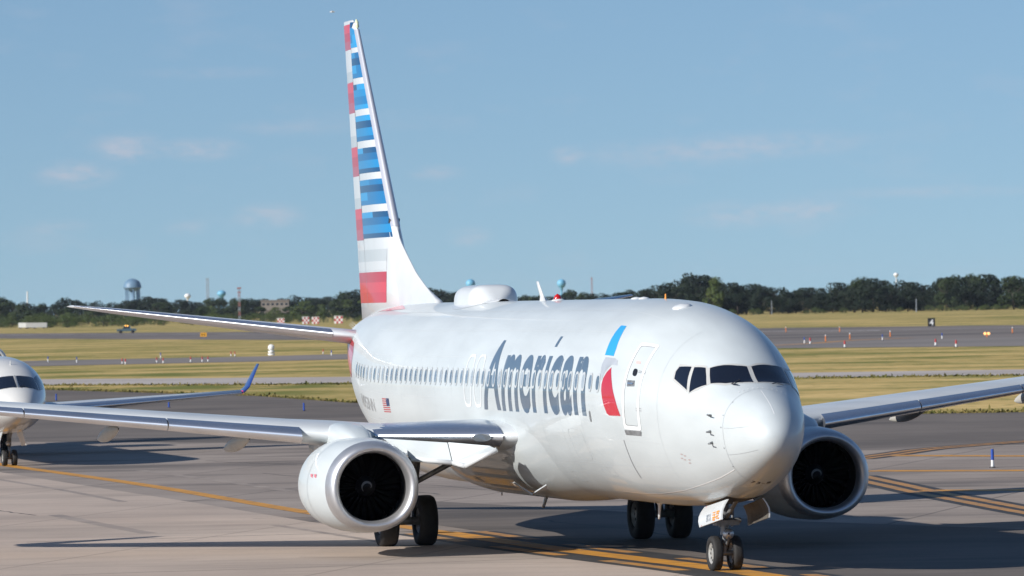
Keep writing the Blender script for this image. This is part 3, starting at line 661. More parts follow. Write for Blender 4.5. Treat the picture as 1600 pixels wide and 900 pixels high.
def wle(y):                                  # leading edge station, height, chord
    y = abs(y); s_ = 16.16 + (y - 4.83) * 0.523
    if y < 4.9: s_ = 16.197 - (4.9 - y) * 0.86
    z = 2.47 + (y - 5.62) * 0.100 if y > 4.9 else 2.398 - (4.9 - y) * 0.01
    te = 21.15 - max(0, y - 1.9) * 0.05 if y < 5.8 else 20.95 + (y - 5.8) * 0.285
    return s_, z + 0.10, te - s_
def slat(name, y0, y1, sg, parent, ext=0.045, xu=0.155, dn=0.018):
    x, yt, yc = airfoil(60); V = []; ys = np.linspace(y0, y1, 7)
    for y in ys:
        s_, z, c = wle(y); tc_ = 0.128 - 0.002 * y if y > 4.8 else 0.095; twi = 0.0 if y > 4.8 else 0.045
        up = [(xx, yc_ + tc_ * t_) for xx, t_, yc_ in zip(x, yt, yc) if xx < xu][::-1]; lo = [(xx, yc_ - tc_ * t_) for xx, t_, yc_ in zip(x, yt, yc) if xx < 0.045][1:]
        P = up + lo; inn = [(lo[-1][0] + 0.012, lo[-1][1] + 0.025), (0.075, 0.012), (xu - 0.035, up[0][1] - 0.012)]
        for xx, h in P + inn: V.append((s_ + xx * c * 1.01 - ext * c - 0.01, sg * y, z + (h - xx * twi) * c * 1.03 - dn * c))
    k = len(P) + len(inn); F = grid_faces(len(ys), k) + [tuple(range(k)), tuple(range((len(ys) - 1) * k, len(ys) * k))]
    o = fixn(mesh(name, V, F, CHROME, parent)); sharp(o, 40); return o
def build_wing(sg):
    st = []
    for y in [1.2, 1.9, 2.8, 3.8, 4.9, 5.8, 7.5, 9.5, 11.5, 13.5, 15.5, 17.0]:
        s_, z, c = wle(y); st.append((s_, sg * y, z, c, (0.128 - 0.002 * y) if y > 4.8 else 0.088, (0, 1), 0.02 * (1 - y / 17) if y > 4.8 else 0.045))
    s_, z, c = wle(17.0)
    w_ = loft('wing', st, WINGTOP, AIR)
    stl = [(s_, sg * 17.0, z, c, .095, (0, 1), 0)]
    for t, (dy, dz, ds, ch) in enumerate(((.25, .04, .16, .93), (.46, .17, .34, .84), (.60, .42, .58, .74), (.70, .85, .95, .62), (.80, 1.5, 1.45, .5), (.90, 2.2, 1.95, .38), (.93, 2.42, 2.12, .30))):
        a = R((15, 40, 62, 74, 80, 82, 82)[t]); stl.append((s_ + ds, sg * (17.0 + dy), z + dz, c * ch, .085, (-sg * math.sin(a), math.cos(a)), 0))
    loft('winglet', stl, PAINTW, AIR, 0.004)
    for a, b in ((5.75, 8.35), (8.38, 11.2), (11.23, 14.0), (14.03, 16.7)): slat('slat', a, b, sg, w_)
    slat('inboard_leading_edge', 2.05, 4.35, sg, w_, 0.006, 0.33, 0.002)
    # flap track fairings
    for y, ln in ((6.45, 2.6), (9.1, 2.4), (12.4, 2.0)):
        s_, z, c = wle(y); mb = MB(); V = []
        for k in range(16):
            q = k / 15; r = math.sin(math.pi * min(1, q * 1.05 + 0.02)) ** 0.7 * 0.10
            for j in range(14):
                t = 2 * math.pi * j / 14; V.append((s_ + c * 0.42 + q * ln * 1.25, sg * y + r * math.cos(t), z - 0.22 - q * 0.30 + r * 1.6 * math.sin(t)))
        mb.add(V, grid_faces(16, 14)); mb.build('flap_track_fairing', mat('fairing_grey', (0.52, 0.50, 0.45), 0.45, vary=0.2) if 'fairing_grey' not in bpy.data.materials else bpy.data.materials['fairing_grey'], w_, True)
    # upper-surface vortex generators and panel joints
    for y in np.linspace(6.6, 15.4, 13):
        s_, z, c = wle(y); mb = MB(); mb.box((s_ + c * 0.36, sg * y, z + 0.052 * c), (0.07, 0.04, 0.035)); mb.build('vortex_generator', PAINTW, w_)
    # Krueger flap hanging below the inboard leading edge: two panels
    for P in ([(15.30, 4.25, 2.44), (14.50, 3.05, 2.34), (14.22, 3.02, 1.93), (14.85, 3.75, 2.02)], [(14.49, 3.03, 2.34), (13.80, 2.30, 2.26), (13.40, 2.26, 2.20), (13.86, 2.82, 1.86), (14.21, 3.00, 1.93)]):
        mb = MB(); mb.poly([(a, sg * b, c) for a, b, c in P]); o = mb.build('krueger_flap', PAINT, w_); md = o.modifiers.new('t', 'SOLIDIFY'); md.thickness = 0.05; md.offset = 0
        mb = MB(); Q = [(a, sg * b, c) for a, b, c in P]
        for i in ((2, 3),) if len(P) == 4 else ((2, 3), (3, 4)): mb.tube(Q[i[0]], Q[i[1]], 0.055, n=10)
        mb.build('flap_nose', PAINTW, w_, True)
    # landing light in the root
    mb = MB(); s_, z, c = wle(2.45); V = []
    for j in range(20):
        t = 2 * math.pi * j / 20; yy = 2.40 + 0.17 * math.cos(t); s2, z2, c2 = wle(yy); hh = 0.085 * math.sin(t); V.append((s2 - 0.05 + (hh * 2.2) ** 2 * 1.2, sg * yy, z2 + hh - 0.03))
    mb.add(V, [tuple(range(20))]); o = mb.build('landing_light', LENS, w_); md = o.modifiers.new('t', 'SOLIDIFY'); md.thickness = 0.06
    return w_
WING_R = build_wing(1); WING_L = build_wing(-1)
# stabilisers
for sg in (1, -1):
    st = [];
    for k in range(8):
        t = k / 7; y = 0.5 + t * 6.62; st.append((33.25 + (y - 0.5) * 0.70, sg * y, 4.45 + (y - .5) * 0.139, 3.9 * (1 - t) + 1.15 * t, 0.095 if k < 7 else 0.05, (0, 1), 0))
    sb = loft('stabiliser', st, WINGTOP, AIR, 0.0)
    x, yt, yc = airfoil(60, 0); V = []
    for (sl, y, z, c, tc_, nv, tw) in st[1:]:
        up = [(xx, tc_ * t_) for xx, t_ in zip(x, yt) if xx < 0.09][::-1]; lo = [(xx, -tc_ * t_) for xx, t_ in zip(x, yt) if xx < 0.06][1:]
        P = up + lo
        for xx, h in P: V.append((sl + xx * c - 0.012, y, z + h * c * 1.03))
    k = len(P); fixn(mesh('leading_edge', V, grid_faces(7, k, False), CHROME, sb))
# fin with dorsal fillet
FINP = [(5.05, 33.0, 37.55), (5.6, 32.0, 37.62), (6.2, 32.1, 37.72), (6.8, 32.7, 37.82)]
def fin_le(z): return 32.72 + (z - 6.8) * (37.08 - 32.72) / (12.1 - 6.8)
def fin_te(z): return 37.30 + (z - 5.1) * (38.78 - 37.30) / (12.35 - 5.1)
def fin_hinge(z): return fin_te(z) - 1.02 - (12.35 - z) * 0.075
st = []
for z in [4.9, 5.6, 6.4, 7.2, 8, 9, 10, 11, 11.8, 12.15, 12.32, 12.36]:
    l = fin_le(z) if z < 12.1 else 37.08 + (z - 12.1) * 2.2; c = fin_te(z) - l; st.append((l, 0, z, c, 0.095 if z < 12.3 else 0.05, (1, 0), 0))
FIN = loft('fin', st, PAINTW, AIR, 0.0, 26)
def fin_half(z, s_):
    l = fin_le(z) if z < 12.1 else 37.08 + (z - 12.1) * 2.2; c = fin_te(z) - l; x = min(max((s_ - l) / c, 0.0005), 1); return 5 * 0.095 * c * (0.2969 * math.sqrt(x) - 0.126 * x - 0.3516 * x * x + 0.2843 * x ** 3 - 0.1030 * x ** 4)
def fin_patch(name, z0, z1, f0, f1, mt, off=0.005, sides=(1,), n=10, parent=None):
    mb = MB()
    for sg in sides:
        V = []
        for z in np.linspace(z0, z1, 4):
            a = f0(z); b = f1(z)
            for t in np.linspace(0, 1, n): s_ = a + (b - a) * t; V.append((s_, sg * (fin_half(z, s_) + off), z))
        mb.add(V, grid_faces(4, n, False))
    o = mesh(name, mb.V, mb.F, mt, parent or FIN); return o
BL = [mat('band_blue_%d' % i, c, 0.35, coat=0.6) for i, c in enumerate(((0.015, 0.23, 0.50), (0.010, 0.13, 0.32), (0.008, 0.070, 0.18), (0.022, 0.30, 0.62), (0.012, 0.17, 0.40)))]
RD = [mat('band_red_%d' % i, c, 0.35, coat=0.6) for i, c in enumerate(((0.50, 0.014, 0.030), (0.66, 0.030, 0.048), (0.58, 0.020, 0.038), (0.46, 0.07, 0.10)))]
GRb = mat('band_grey', (0.52, 0.55, 0.56), 0.35, coat=0.6); GRb2 = mat('band_pale', (0.66, 0.67, 0.67), 0.35, coat=0.6)
le_edge = lambda z: fin_le(z) + 0.16 if z < 12.1 else 37.5
blocks = [(12.30, 11.65), (11.52, 10.88), (10.72, 10.09), (9.93, 9.30), (9.12, 8.50), (8.33, 7.71), (7.53, 6.89)]
rnd = random.Random(4)
for z1, z0 in blocks:
    hs = [0.0, .18, .50, .78, 1.0]; cols = rnd.choice(((1, 0, 2, 3), (3, 4, 0, 2), (2, 0, 1, 3), (4, 3, 2, 0)))
    for r_ in range(4):
        split = rnd.choice((0.45, 0.6)); alt = (cols[r_] + rnd.choice((0, 0, 1, 4))) % 5
        for a_, b_, ci in ((0, split, alt if r_ % 2 else cols[r_]), (split, 1, cols[r_])):
            f0 = lambda z, q=a_: le_edge(z) + (fin_hinge(z) - le_edge(z)) * q; f1 = lambda z, q=b_: le_edge(z) + (fin_hinge(z) - le_edge(z)) * q
            fin_patch('blue_band', z0 + hs[r_] * (z1 - z0), z0 + hs[r_ + 1] * (z1 - z0), f0, f1, BL[ci], n=8)
rud = [(12.26, 11.62, 'r'), (11.62, 10.80, 'w'), (10.80, 10.03, 'r'), (10.03, 9.18, 'w'), (9.18, 8.45, 'r'), (8.45, 7.64, 'w'), (7.64, 6.86, 'r')]
for z1, z0, kd in rud:
    for q in range(3):
        a = z0 + (z1 - z0) * q / 3; b = z0 + (z1 - z0) * (q + 1) / 3
        fin_patch('rudder_band', a, b, fin_hinge, lambda z: fin_te(z) - 0.01, (RD[(q + 3) % 4] if kd == 'r' else (GRb, GRb2, GRb2)[q]), n=6)
dl = lambda z: fin_le(6.8) + 0.75 + (z - 6.8) * 0.35
dl2 = lambda z: 33.15 + (z - 6.0) * 0.10
for z1, z0, mt_ in ((6.61, 6.32, GRb), (6.32, 6.10, GRb2)): fin_patch('grey_band', z0, z1, dl2, lambda z: fin_te(z) - 0.01, mt_, n=16)
for q, (z1, z0) in enumerate(((6.06, 5.81), (5.81, 5.56), (5.56, 5.31))): fin_patch('red_band', z0, z1, dl2, lambda z: fin_te(z) - 0.01, RD[(0, 1, 2)[q]], n=18)
fin_patch('rudder_hinge_seam', 5.2, 12.2, lambda z: fin_hinge(z) - 0.012, lambda z: fin_hinge(z) + 0.012, SEAM, 0.007, n=2)
# polished leading edge of the fin
V = []; zz = np.linspace(7.15, 12.1, 24); xs = np.r_[np.linspace(0.16, 0.0, 12) ** 1, np.linspace(0.0, 0.16, 12)[1:]]
for z in zz:
    for j, d in enumerate(xs):
        s_ = fin_le(z) + d; V.append((s_ - 0.012 * (1 - d / .16), (1 if j < 12 else -1) * (fin_half(z, s_) + 0.008), z))
fixn(mesh('leading_edge', V, grid_faces(24, 23, False), mat('fin_edge_metal', (0.60, 0.61, 0.66), 0.38, metal=0.45), FIN))
mb = MB(); mb.lathe((33.35 + 0.0, 0, 7.18), (-0.35, 0, 0.9), [(0, 0.02), (0.02, 0.14), (0.16, 0.14), (0.18, 0.02)], 12); mb.build('fin_probe', BLK, FIN, True)
mb = MB(); mb.lathe((37.15, 0, 12.12), (0.4, 0, 0.9), [(0, 0.01), (0.05, 0.05), (0.18, 0.05), (0.26, 0.01)], 12); mb.build('tip_light', mat('tip_lens', (0.7, 0.72, 0.5), 0.2), FIN, True)
# dorsal fillet sweeping forward on the crown
prof = [(5.35, 28.6), (5.55, 29.5), (5.80, 30.35), (6.02, 31.0), (6.41, 31.87), (6.81, 32.70), (7.15, 33.02)]
V = []; zz = [p[0] for p in prof]
rows = np.linspace(5.05, 7.15, 16)
for z in rows:
    l = float(np.interp(z, [5.05] + zz, [28.2] + [p[1] for p in prof])); e = fin_le(z) + 0.55
    for j in range(24):
        t = (j / 23); s_ = l + (e - l) * (t ** 1.3)
        hw = (0.012 + 0.20 * (s_ - l) / (e - l + 1e-6)) * (1.0 + max(0, (5.7 - z)) * 0.9); f = fin_half(max(z, 4.9), max(s_, fin_le(z) + 0.01)) if s_ > fin_le(z) else 0
        lim = fin_half(max(z, 4.9), e) - 0.01; V.append((s_, 0.012 + (lim - 0.012) * ((s_ - l) / (e - l + 1e-6)) ** 0.8 + max(0, 5.55 - z) * 0.25 * (1 - ((s_ - l) / (e - l + 1e-6)) ** 2), z))
nV = len(V); V2 = V + [(a, -b, c) for a, b, c in V]
F = grid_faces(16, 24, False) + grid_faces(16, 24, False, nV) + [(i * 24, (i + 1) * 24, nV + (i + 1) * 24, nV + i * 24) for i in range(15)]
fixn(mesh('dorsal_fin', V2, F, PAINTW, FIN))
decal('red_crown_patch', [(33.6, 21), (31.7, 8), (29.3, 22), (31.5, 25)], RED2, 0.006)
for s_ in (36.3, 36.8, 37.2):
    blade(s_, 0.14, 0.03, 0.1, 0.004, a=38, name='static_wick')

# ------------------------------------------------------------------ engines
def engine(sg):
    s0, yc, zc = 13.36, sg * 4.86, 1.49
    nph = 80
    def ring(ds, a, bt, bb, dz=0.0):
        out = []
        for j in range(nph):
            t = 2 * math.pi * j / nph; c, sn = math.cos(t), math.sin(t)
            e = 1.0 if sn > 0 else 0.90
            out.append((s0 + ds, yc + a * math.copysign(abs(c) ** (0.96 if sn < 0 else 1), c), zc + dz + (bt if sn > 0 else bb) * math.copysign(abs(sn) ** e, sn)))
        return out
    def skin(name, rows, mt, parent): 
        V = []
        for r_ in rows: V += ring(*r_)
        return fixn(mesh(name, V, grid_faces(len(rows), nph), mt, parent))
    nac = skin('nacelle', [(.34, .985, .95, .925), (.5, 1.02, .975, .945), (.8, 1.08, 1.0, .965), (1.2, 1.14, 1.015, .975), (1.7, 1.17, 1.02, .975), (2.2, 1.15, 1.0, .95), (2.8, 1.06, .95, .88), (3.4, .93, .86, .78), (3.9, .80, .75, .68), (3.9, .76, .71, .64), (3.2, .74, .70, .66)], PAINT, AIR)
    skin('inlet_lip', [(.30, .715, .705, .70), (.18, .722, .712, .706), (.10, .738, .728, .72), (.04, .768, .756, .746), (.005, .805, .79, .776), (0, .835, .815, .80), (.012, .868, .846, .828), (.05, .905, .88, .86), (.12, .94, .91, .886), (.22, .966, .934, .908), (.335, .986, .952, .926)], SATIN, nac)
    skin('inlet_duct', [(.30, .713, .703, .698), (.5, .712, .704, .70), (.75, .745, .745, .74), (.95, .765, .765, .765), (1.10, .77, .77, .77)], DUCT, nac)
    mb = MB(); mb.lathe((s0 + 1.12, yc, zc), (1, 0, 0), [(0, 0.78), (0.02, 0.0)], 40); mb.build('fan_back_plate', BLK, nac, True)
    mb = MB(); mb.lathe((s0 + 0.62, yc, zc), (1, 0, 0), [(0, 0.004), (0.05, 0.055), (0.15, 0.125), (0.3, 0.20), (0.45, 0.25)], 28); mb.build('spinner', BLK, nac, True)
    # white spiral on the spinner
    V = []; n = 40
    for i in range(n):
        t = i / (n - 1); a = -0.6 + t * 4.6 * 1.0; r = 0.055 + 0.075 * t; wd = 0.006 + 0.018 * math.sin(math.pi * min(1, t * 1.1)) 
        for d in (-wd, wd):
            rr = r + d; V.append((s0 + 0.62 + float(np.interp(rr, [0.004, 0.055, 0.125, 0.2, .25], [0, .05, .15, .3, .45])) - 0.008, yc - rr * math.cos(a), zc + rr * math.sin(a)))
    mesh('spiral_mark', V, [(2 * i, 2 * i + 1, 2 * i + 3, 2 * i + 2) for i in range(n - 1)], mat('spiral_white', (0.35, 0.35, 0.35), 0.5) if 'spiral_white' not in bpy.data.materials else bpy.data.materials['spiral_white'], nac)
    # 24 fan blades sharing one mesh
    V = []
    for k in range(6):
        q = k / 5; r = 0.22 + q * 0.535; tw = R(25 + 35 * q); ch = 0.20 + 0.10 * q
        for x, th in ((-.5, 0), (0, .012), (.5, 0), (0, -.012)): V.append((x * ch * math.cos(tw) - th * math.sin(tw), x * ch * math.sin(tw) + th * math.cos(tw), r))
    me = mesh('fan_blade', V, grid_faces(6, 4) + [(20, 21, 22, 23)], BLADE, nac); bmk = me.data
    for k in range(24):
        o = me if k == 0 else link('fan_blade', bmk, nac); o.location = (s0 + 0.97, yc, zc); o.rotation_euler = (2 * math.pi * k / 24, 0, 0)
    mb = MB(); mb.lathe((s0 + 3.2, yc, zc), (1, 0, 0), [(0, .60), (.9, .52), (1.5, .44), (1.5, .30), (2.3, .02)], 32); mb.build('exhaust_core', DARK, nac, True)
    # pylon
    V = []; rows = [(14.35, 2.25, 2.38, .05), (14.6, 2.2, 2.52, .22), (15.1, 2.15, 2.67, .33), (15.8, 2.1, 2.77, .36), (16.6, 2.05, 2.78, .34), (17.6, 1.95, 2.66, .24), (18.8, 2.0, 2.5, .16), (20.0, 2.1, 2.4, .04)]
    for s_, zb, zt, hw in rows:
        for j in range(24):
            t = 2 * math.pi * j / 24; c, sn = math.cos(t), math.sin(t); V.append((s_, yc + hw * math.copysign(abs(c) ** .7, c), (zb + zt) / 2 + (zt - zb) / 2 * math.copysign(abs(sn) ** .6, sn)))
    mb = MB(); mb.add(V, grid_faces(8, 24) + [tuple(range(24)), tuple(range(7 * 24, 8 * 24))]); mb.build('pylon', PAINT, AIR, True)
    # nacelle strake, panel joints and small red warnings on the outboard side
    mb = MB(); mb.poly([(14.5, yc - sg * .93, zc + .62), (15.7, yc - sg * 1.0, zc + .66), (15.7, yc - sg * 1.18, zc + .84), (15.2, yc - sg * 1.10, zc + .80)]); o = mb.build('strake', PAINTW, nac); md = o.modifiers.new('t', 'SOLIDIFY'); md.thickness = 0.02
    V = ring(1.35, 1.156 + .006, 1.018 + .006, .976 + .006) + ring(1.362, 1.157 + .006, 1.018 + .006, .976 + .006)
    mesh('cowl_seam', V, grid_faces(2, nph), SEAM, nac)
    for k in range(2):
        mb = MB(); zz_ = zc + 0.22; s_ = 14.20 + 0.22 * k; y_ = yc + sg * (np.interp(s_ - s0, [.8, 1.2, 1.7], [1.08, 1.14, 1.17]) * math.sqrt(1 - (0.22 / 1.0) ** 2) + 0.006)
        mb.poly([(s_, y_, zz_ - .06), (s_ + .14, y_ + sg * .016, zz_ - .06), (s_ + .14, y_ + sg * .012, zz_ + .06), (s_, y_ - sg * .004, zz_ + .06)]); mb.build('warning_mark', RED2, nac)
    return nac
engine(1); engine(-1)

# ------------------------------------------------------------------ undercarriage
def wheel(parent, c, r, wd, rim_r, sg):
    c = Vector(c); mb = MB(); h = wd / 2
    prof = [(-h * .62, rim_r), (-h * .9, rim_r * 1.08), (-h, (r + rim_r) / 2), (-h * .92, r * .93), (-h * .62, r * .99), (-h * .2, r), (h * .2, r), (h * .62, r * .99), (h * .92, r * .93), (h, (r + rim_r) / 2), (h * .9, rim_r * 1.08), (h * .62, rim_r)]
    rm = MB(); rm.lathe(c, (0, 1, 0), [(-h * .7, rim_r * 1.03), (-h * .78, rim_r * .96), (-h * .5, rim_r * .78), (-h * .4, rim_r * .5), (-h * .55, rim_r * .3), (-h * .6, 0.001)], 28)
    rm.lathe(c, (0, 1, 0), [(h * .7, rim_r * 1.03), (h * .78, rim_r * .96), (h * .5, rim_r * .78), (h * .4, rim_r * .5), (h * .55, rim_r * .3), (h * .6, 0.001)], 28)
    for k in range(9):
        a = 2 * math.pi * k / 9
        for s2 in (-1, 1): rm.tube(c + Vector((math.cos(a) * rim_r * .66, s2 * h * .44, math.sin(a) * rim_r * .66)), c + Vector((math.cos(a) * rim_r * .66, s2 * h * .50, math.sin(a) * rim_r * .66)), rim_r * .12, n=8, k=1)
    o = rm.build('wheel', [RIM, DARK], parent, True); sharp(o, 40)
    mb.lathe(c, (0, 1, 0), prof, 44); ty = mb.build('tyre', RUBBER, o, True)
    # flatten the contact patch a little
    for v in ty.data.vertices:
        if v.co.z < 0.004: v.co.z = 0.004
    return o
for sg in (1, -1):
    mb = MB(); mb.tube((19.6, sg * 2.86, 0.55), (19.5, sg * 2.75, 1.25), 0.085); mb.tube((19.5, sg * 2.75, 1.2), (19.3, sg * 2.62, 2.6), 0.14)
    mb.tube((19.6, sg * 2.40, 0.545), (19.6, sg * 3.32, 0.545), 0.09); mb.tube((19.5, sg * 2.72, 1.35), (19.3, sg * 1.15, 2.15), 0.06, 0.06); mb.tube((19.75, sg * 2.86, .62), (19.95, sg * 2.83, .95), .03); mb.tube((19.95, sg * 2.83, .95), (19.6, sg * 2.75, 1.25), .03)
    mb.tube((19.2, sg * 3.05, 1.6), (18.2, sg * 3.1, 2.4), 0.05)
    g = mb.build('main_gear_strut', GEAR, AIR, True)
    for d in (-0.43, 0.43): wheel(AIR, (19.61, sg * (2.86 + d), 0.545), 0.555, 0.40, 0.27, sg)
    mb = MB(); mb.box((19.5, sg * 3.45, 1.75), (1.0, 0.04, 1.1), Matrix.Rotation(sg * R(-8), 3, 'X')); mb.build('main_gear_door', PAINTW, AIR)
mb = MB(); mb.tube((4.0, 0, 0.36), (3.98, 0, 0.74), 0.05); mb.tube((3.98, 0, 0.70), (3.9, 0, 1.5), 0.085); mb.tube((4.0, -.22, .34), (4.0, .22, .34), 0.05)
mb.tube((3.9, -.30, .97), (3.9, .30, .97), 0.05); mb.tube((3.90, 0, 1.0), (3.0, 0, 1.42), 0.045); mb.box((3.86, 0, .93), (.26, .46, .10))
mb.tube((3.85, 0, .50), (3.70, 0, .64), .03); mb.tube((3.70, 0, .64), (3.88, 0, .80), .03); mb.tube((3.88, .12, .85), (3.88, .15, 1.3), .025); mb.tube((3.88, -.12, .85), (3.88, -.15, 1.3), .025)
ng = mb.build('nose_gear_strut', GEAR, AIR, True); sharp(ng)
mb = MB(); mb.lathe((3.80, 0, 0.72), (-1, 0, 0), [(0, .01), (0.02, .10), (.10, .105), (.12, .02)], 16); mb.build('taxi_lamp', SATIN, AIR, True)
for sg in (1, -1): wheel(AIR, (4.0, sg * 0.20, 0.335), 0.34, 0.19, 0.20, sg)
# dark wheel bay and the two bay doors
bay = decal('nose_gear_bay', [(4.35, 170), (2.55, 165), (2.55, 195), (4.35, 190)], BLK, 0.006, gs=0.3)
DOORM = mat('gear_door_inner', (0.12, 0.11, 0.098), 0.6, vary=0.3, vscale=5)
for sg in (1, -1):
    P = [(3.95, sg * .40, 1.24), (2.45, sg * .36, 1.43), (2.18 if sg > 0 else 2.4, sg * (.56 if sg > 0 else .46), 1.06), (3.70 if sg > 0 else 3.95, sg * (.58 if sg > 0 else .48), 0.86)]
    V = []; 
    for i in range(7):
        u = i / 6
        for j in range(5):
            v = j / 4; a = Vector(P[0]).lerp(Vector(P[1]), u); b = Vector(P[3]).lerp(Vector(P[2]), u); q = a.lerp(b, v); q.y += sg * 0.05 * math.sin(math.pi * v); 
            if i in (0, 6): q.x += (0.06 if i == 0 else -0.02) * math.sin(math.pi * v)
            V.append(q)
    V2 = [v - Vector((0, sg * .03, 0)) for v in V]
    F = grid_faces(7, 5, False); nV = len(V)
    rim_ = [(i, i + 1) for i in range(4)] + [(30 + i, 31 + i) for i in range(4)] + [(5 * i, 5 * i + 5) for i in range(6)] + [(5 * i + 4, 5 * i + 9) for i in range(6)]
    FF = F + [tuple(i + nV for i in f) for f in F] + [(a, b, b + nV, a + nV) for a, b in rim_]
    dr = mesh('nose_gear_door', V + V2, FF, [PAINTW, DOORM], AIR, True, [0] * len(F) + [1] * len(F) + [0] * len(rim_)); fixn(dr); sharp(dr)
    if sg == 1:
        A, B_, C_, D_ = [Vector(p) for p in P]
        def dp(u, v): # u from the aft edge forward, v downward
            q = A.lerp(B_, u).lerp(D_.lerp(C_, u), v); q.y += 0.05 * math.sin(math.pi * v) + 0.006; return q
        def dquad(name, u0, u1, v0, v1, mt):
            mb = MB(); mb.poly([dp(u0, v0), dp(u1, v0), dp(u1, v1), dp(u0, v1)]); return mb.build(name, mt, dr)
        dquad('red_stripe', 0.09, 0.12, 0.02, 0.98, RED2)
        Lk = text_len('3KU', 0.08, .01); x = 0
        for bm, ch in zip(glyphs('3KU', 0.012), '3KU'):
            xs = [v.co.x for v in bm.verts]; x0, x1 = min(xs), max(xs)
            for v in bm.verts: v.co = dp(0.33 + (v.co.x - x0 + x) / Lk * 0.20, 0.86 - v.co.y / 0.7 * 0.34)
            x += x1 - x0 + 0.08; me = bpy.data.meshes.new('fleet_letter'); bm.to_mesh(me); bm.free(); me.materials.append(mat('fleet_grey', (0.33, 0.36, 0.40), 0.5) if 'fleet_grey' not in bpy.data.materials else bpy.data.materials['fleet_grey']); link('fleet_letter', me, dr)
        rr = random.Random(3)
        for row in range(2):
            for c_ in range(4):
                u = 0.62 + row * 0.16 + rr.uniform(-.015, .015); v = 0.50 + c_ * 0.115
                dquad('orange_mark', u, u + 0.12, v, v + 0.045, ORANGE); dquad('orange_mark', u + rr.choice((0, .04, .08)), u + rr.choice((.05, .09, .12)) + .02, v + .045, v + 0.085, ORANGE)

# ------------------------------------------------------------------ the regional jet behind, at the left
JB = Body([0, .12, .5, 1.0, 1.8, 2.6, 3.6, 4.8, 6.2, 22, 26, 30, 33.5],
  [-.42, -.16, .14, .38, .74, 1.06, 1.26, 1.33, 1.345, 1.345, 1.345, 1.30, 1.05], [-.42, -.68, -.88, -1.02, -1.18, -1.27, -1.32, -1.345, -1.345, -1.345, -1.1, -.3, .6],
  [0, .34, .62, .84, 1.06, 1.20, 1.30, 1.34, 1.345, 1.345, 1.2, .8, .2], [-.42, -.4, -.34, -.28, -.18, -.08, 0, 0, 0, 0, .1, .5, .8], 2.42, 1.0)
PSI = R(13.0)
JWHITE = mat('jet_white', (0.66, 0.65, 0.62), 0.3, coat=0.7, vary=0.06, vscale=1.2)
JBLUE = mat('jet_blue', (0.012, 0.045, 0.24), 0.3, coat=0.6)
g0 = gnd(15, 728); NG = 3.3
JET = empty('regional_jet', (g0.x + math.sin(PSI) * NG, g0.y - math.cos(PSI) * NG, 0), R(90) + PSI)
tag(JET, 'white regional jet with blue winglet queued behind, cut by the left edge', 'airplane')
JF = JB.mesh('fuselage', JWHITE, JET, 110, 80)
jp = [[(2.55, 66), (2.55, 48), (1.98, 40), (1.30, 58), (1.9, 68)], [(1.92, 38), (1.72, 18), (1.66, 3), (.80, 3.5), (.92, 28), (1.20, 55)]]
for P in jp:
    for Q in (P, mirror(P)): decal('cockpit_window', Q, GLASS, 0.008, JB, JF, 0.1)
line_decal('wiper', [(.78, -4), (.95, -14), (.85, -24)], 0.035, BLK, 0.03, JB, JF); line_decal('wiper', [(.8, 2), (1.2, 1), (1.65, 0)], 0.05, SEAM, 0.03, JB, JF)
for k in range(22): decal('window', ring_poly(6.5 + k * 0.78, 82, 0.12, 6.0, 12), GLASS, 0.006, JB, JF, 0.5)
ring_decal('door_outline', ring_poly(4.6, 92, .38, 32, 20, 5), ring_poly(4.6, 92, .42, 34, 20, 5), SEAM, 0.006, JB, JF)
mb = MB(); mb.tube((2.6, 0, 3.40), (2.6, 0, 3.62), .03, .015); mb.build('antenna', JWHITE, JET)
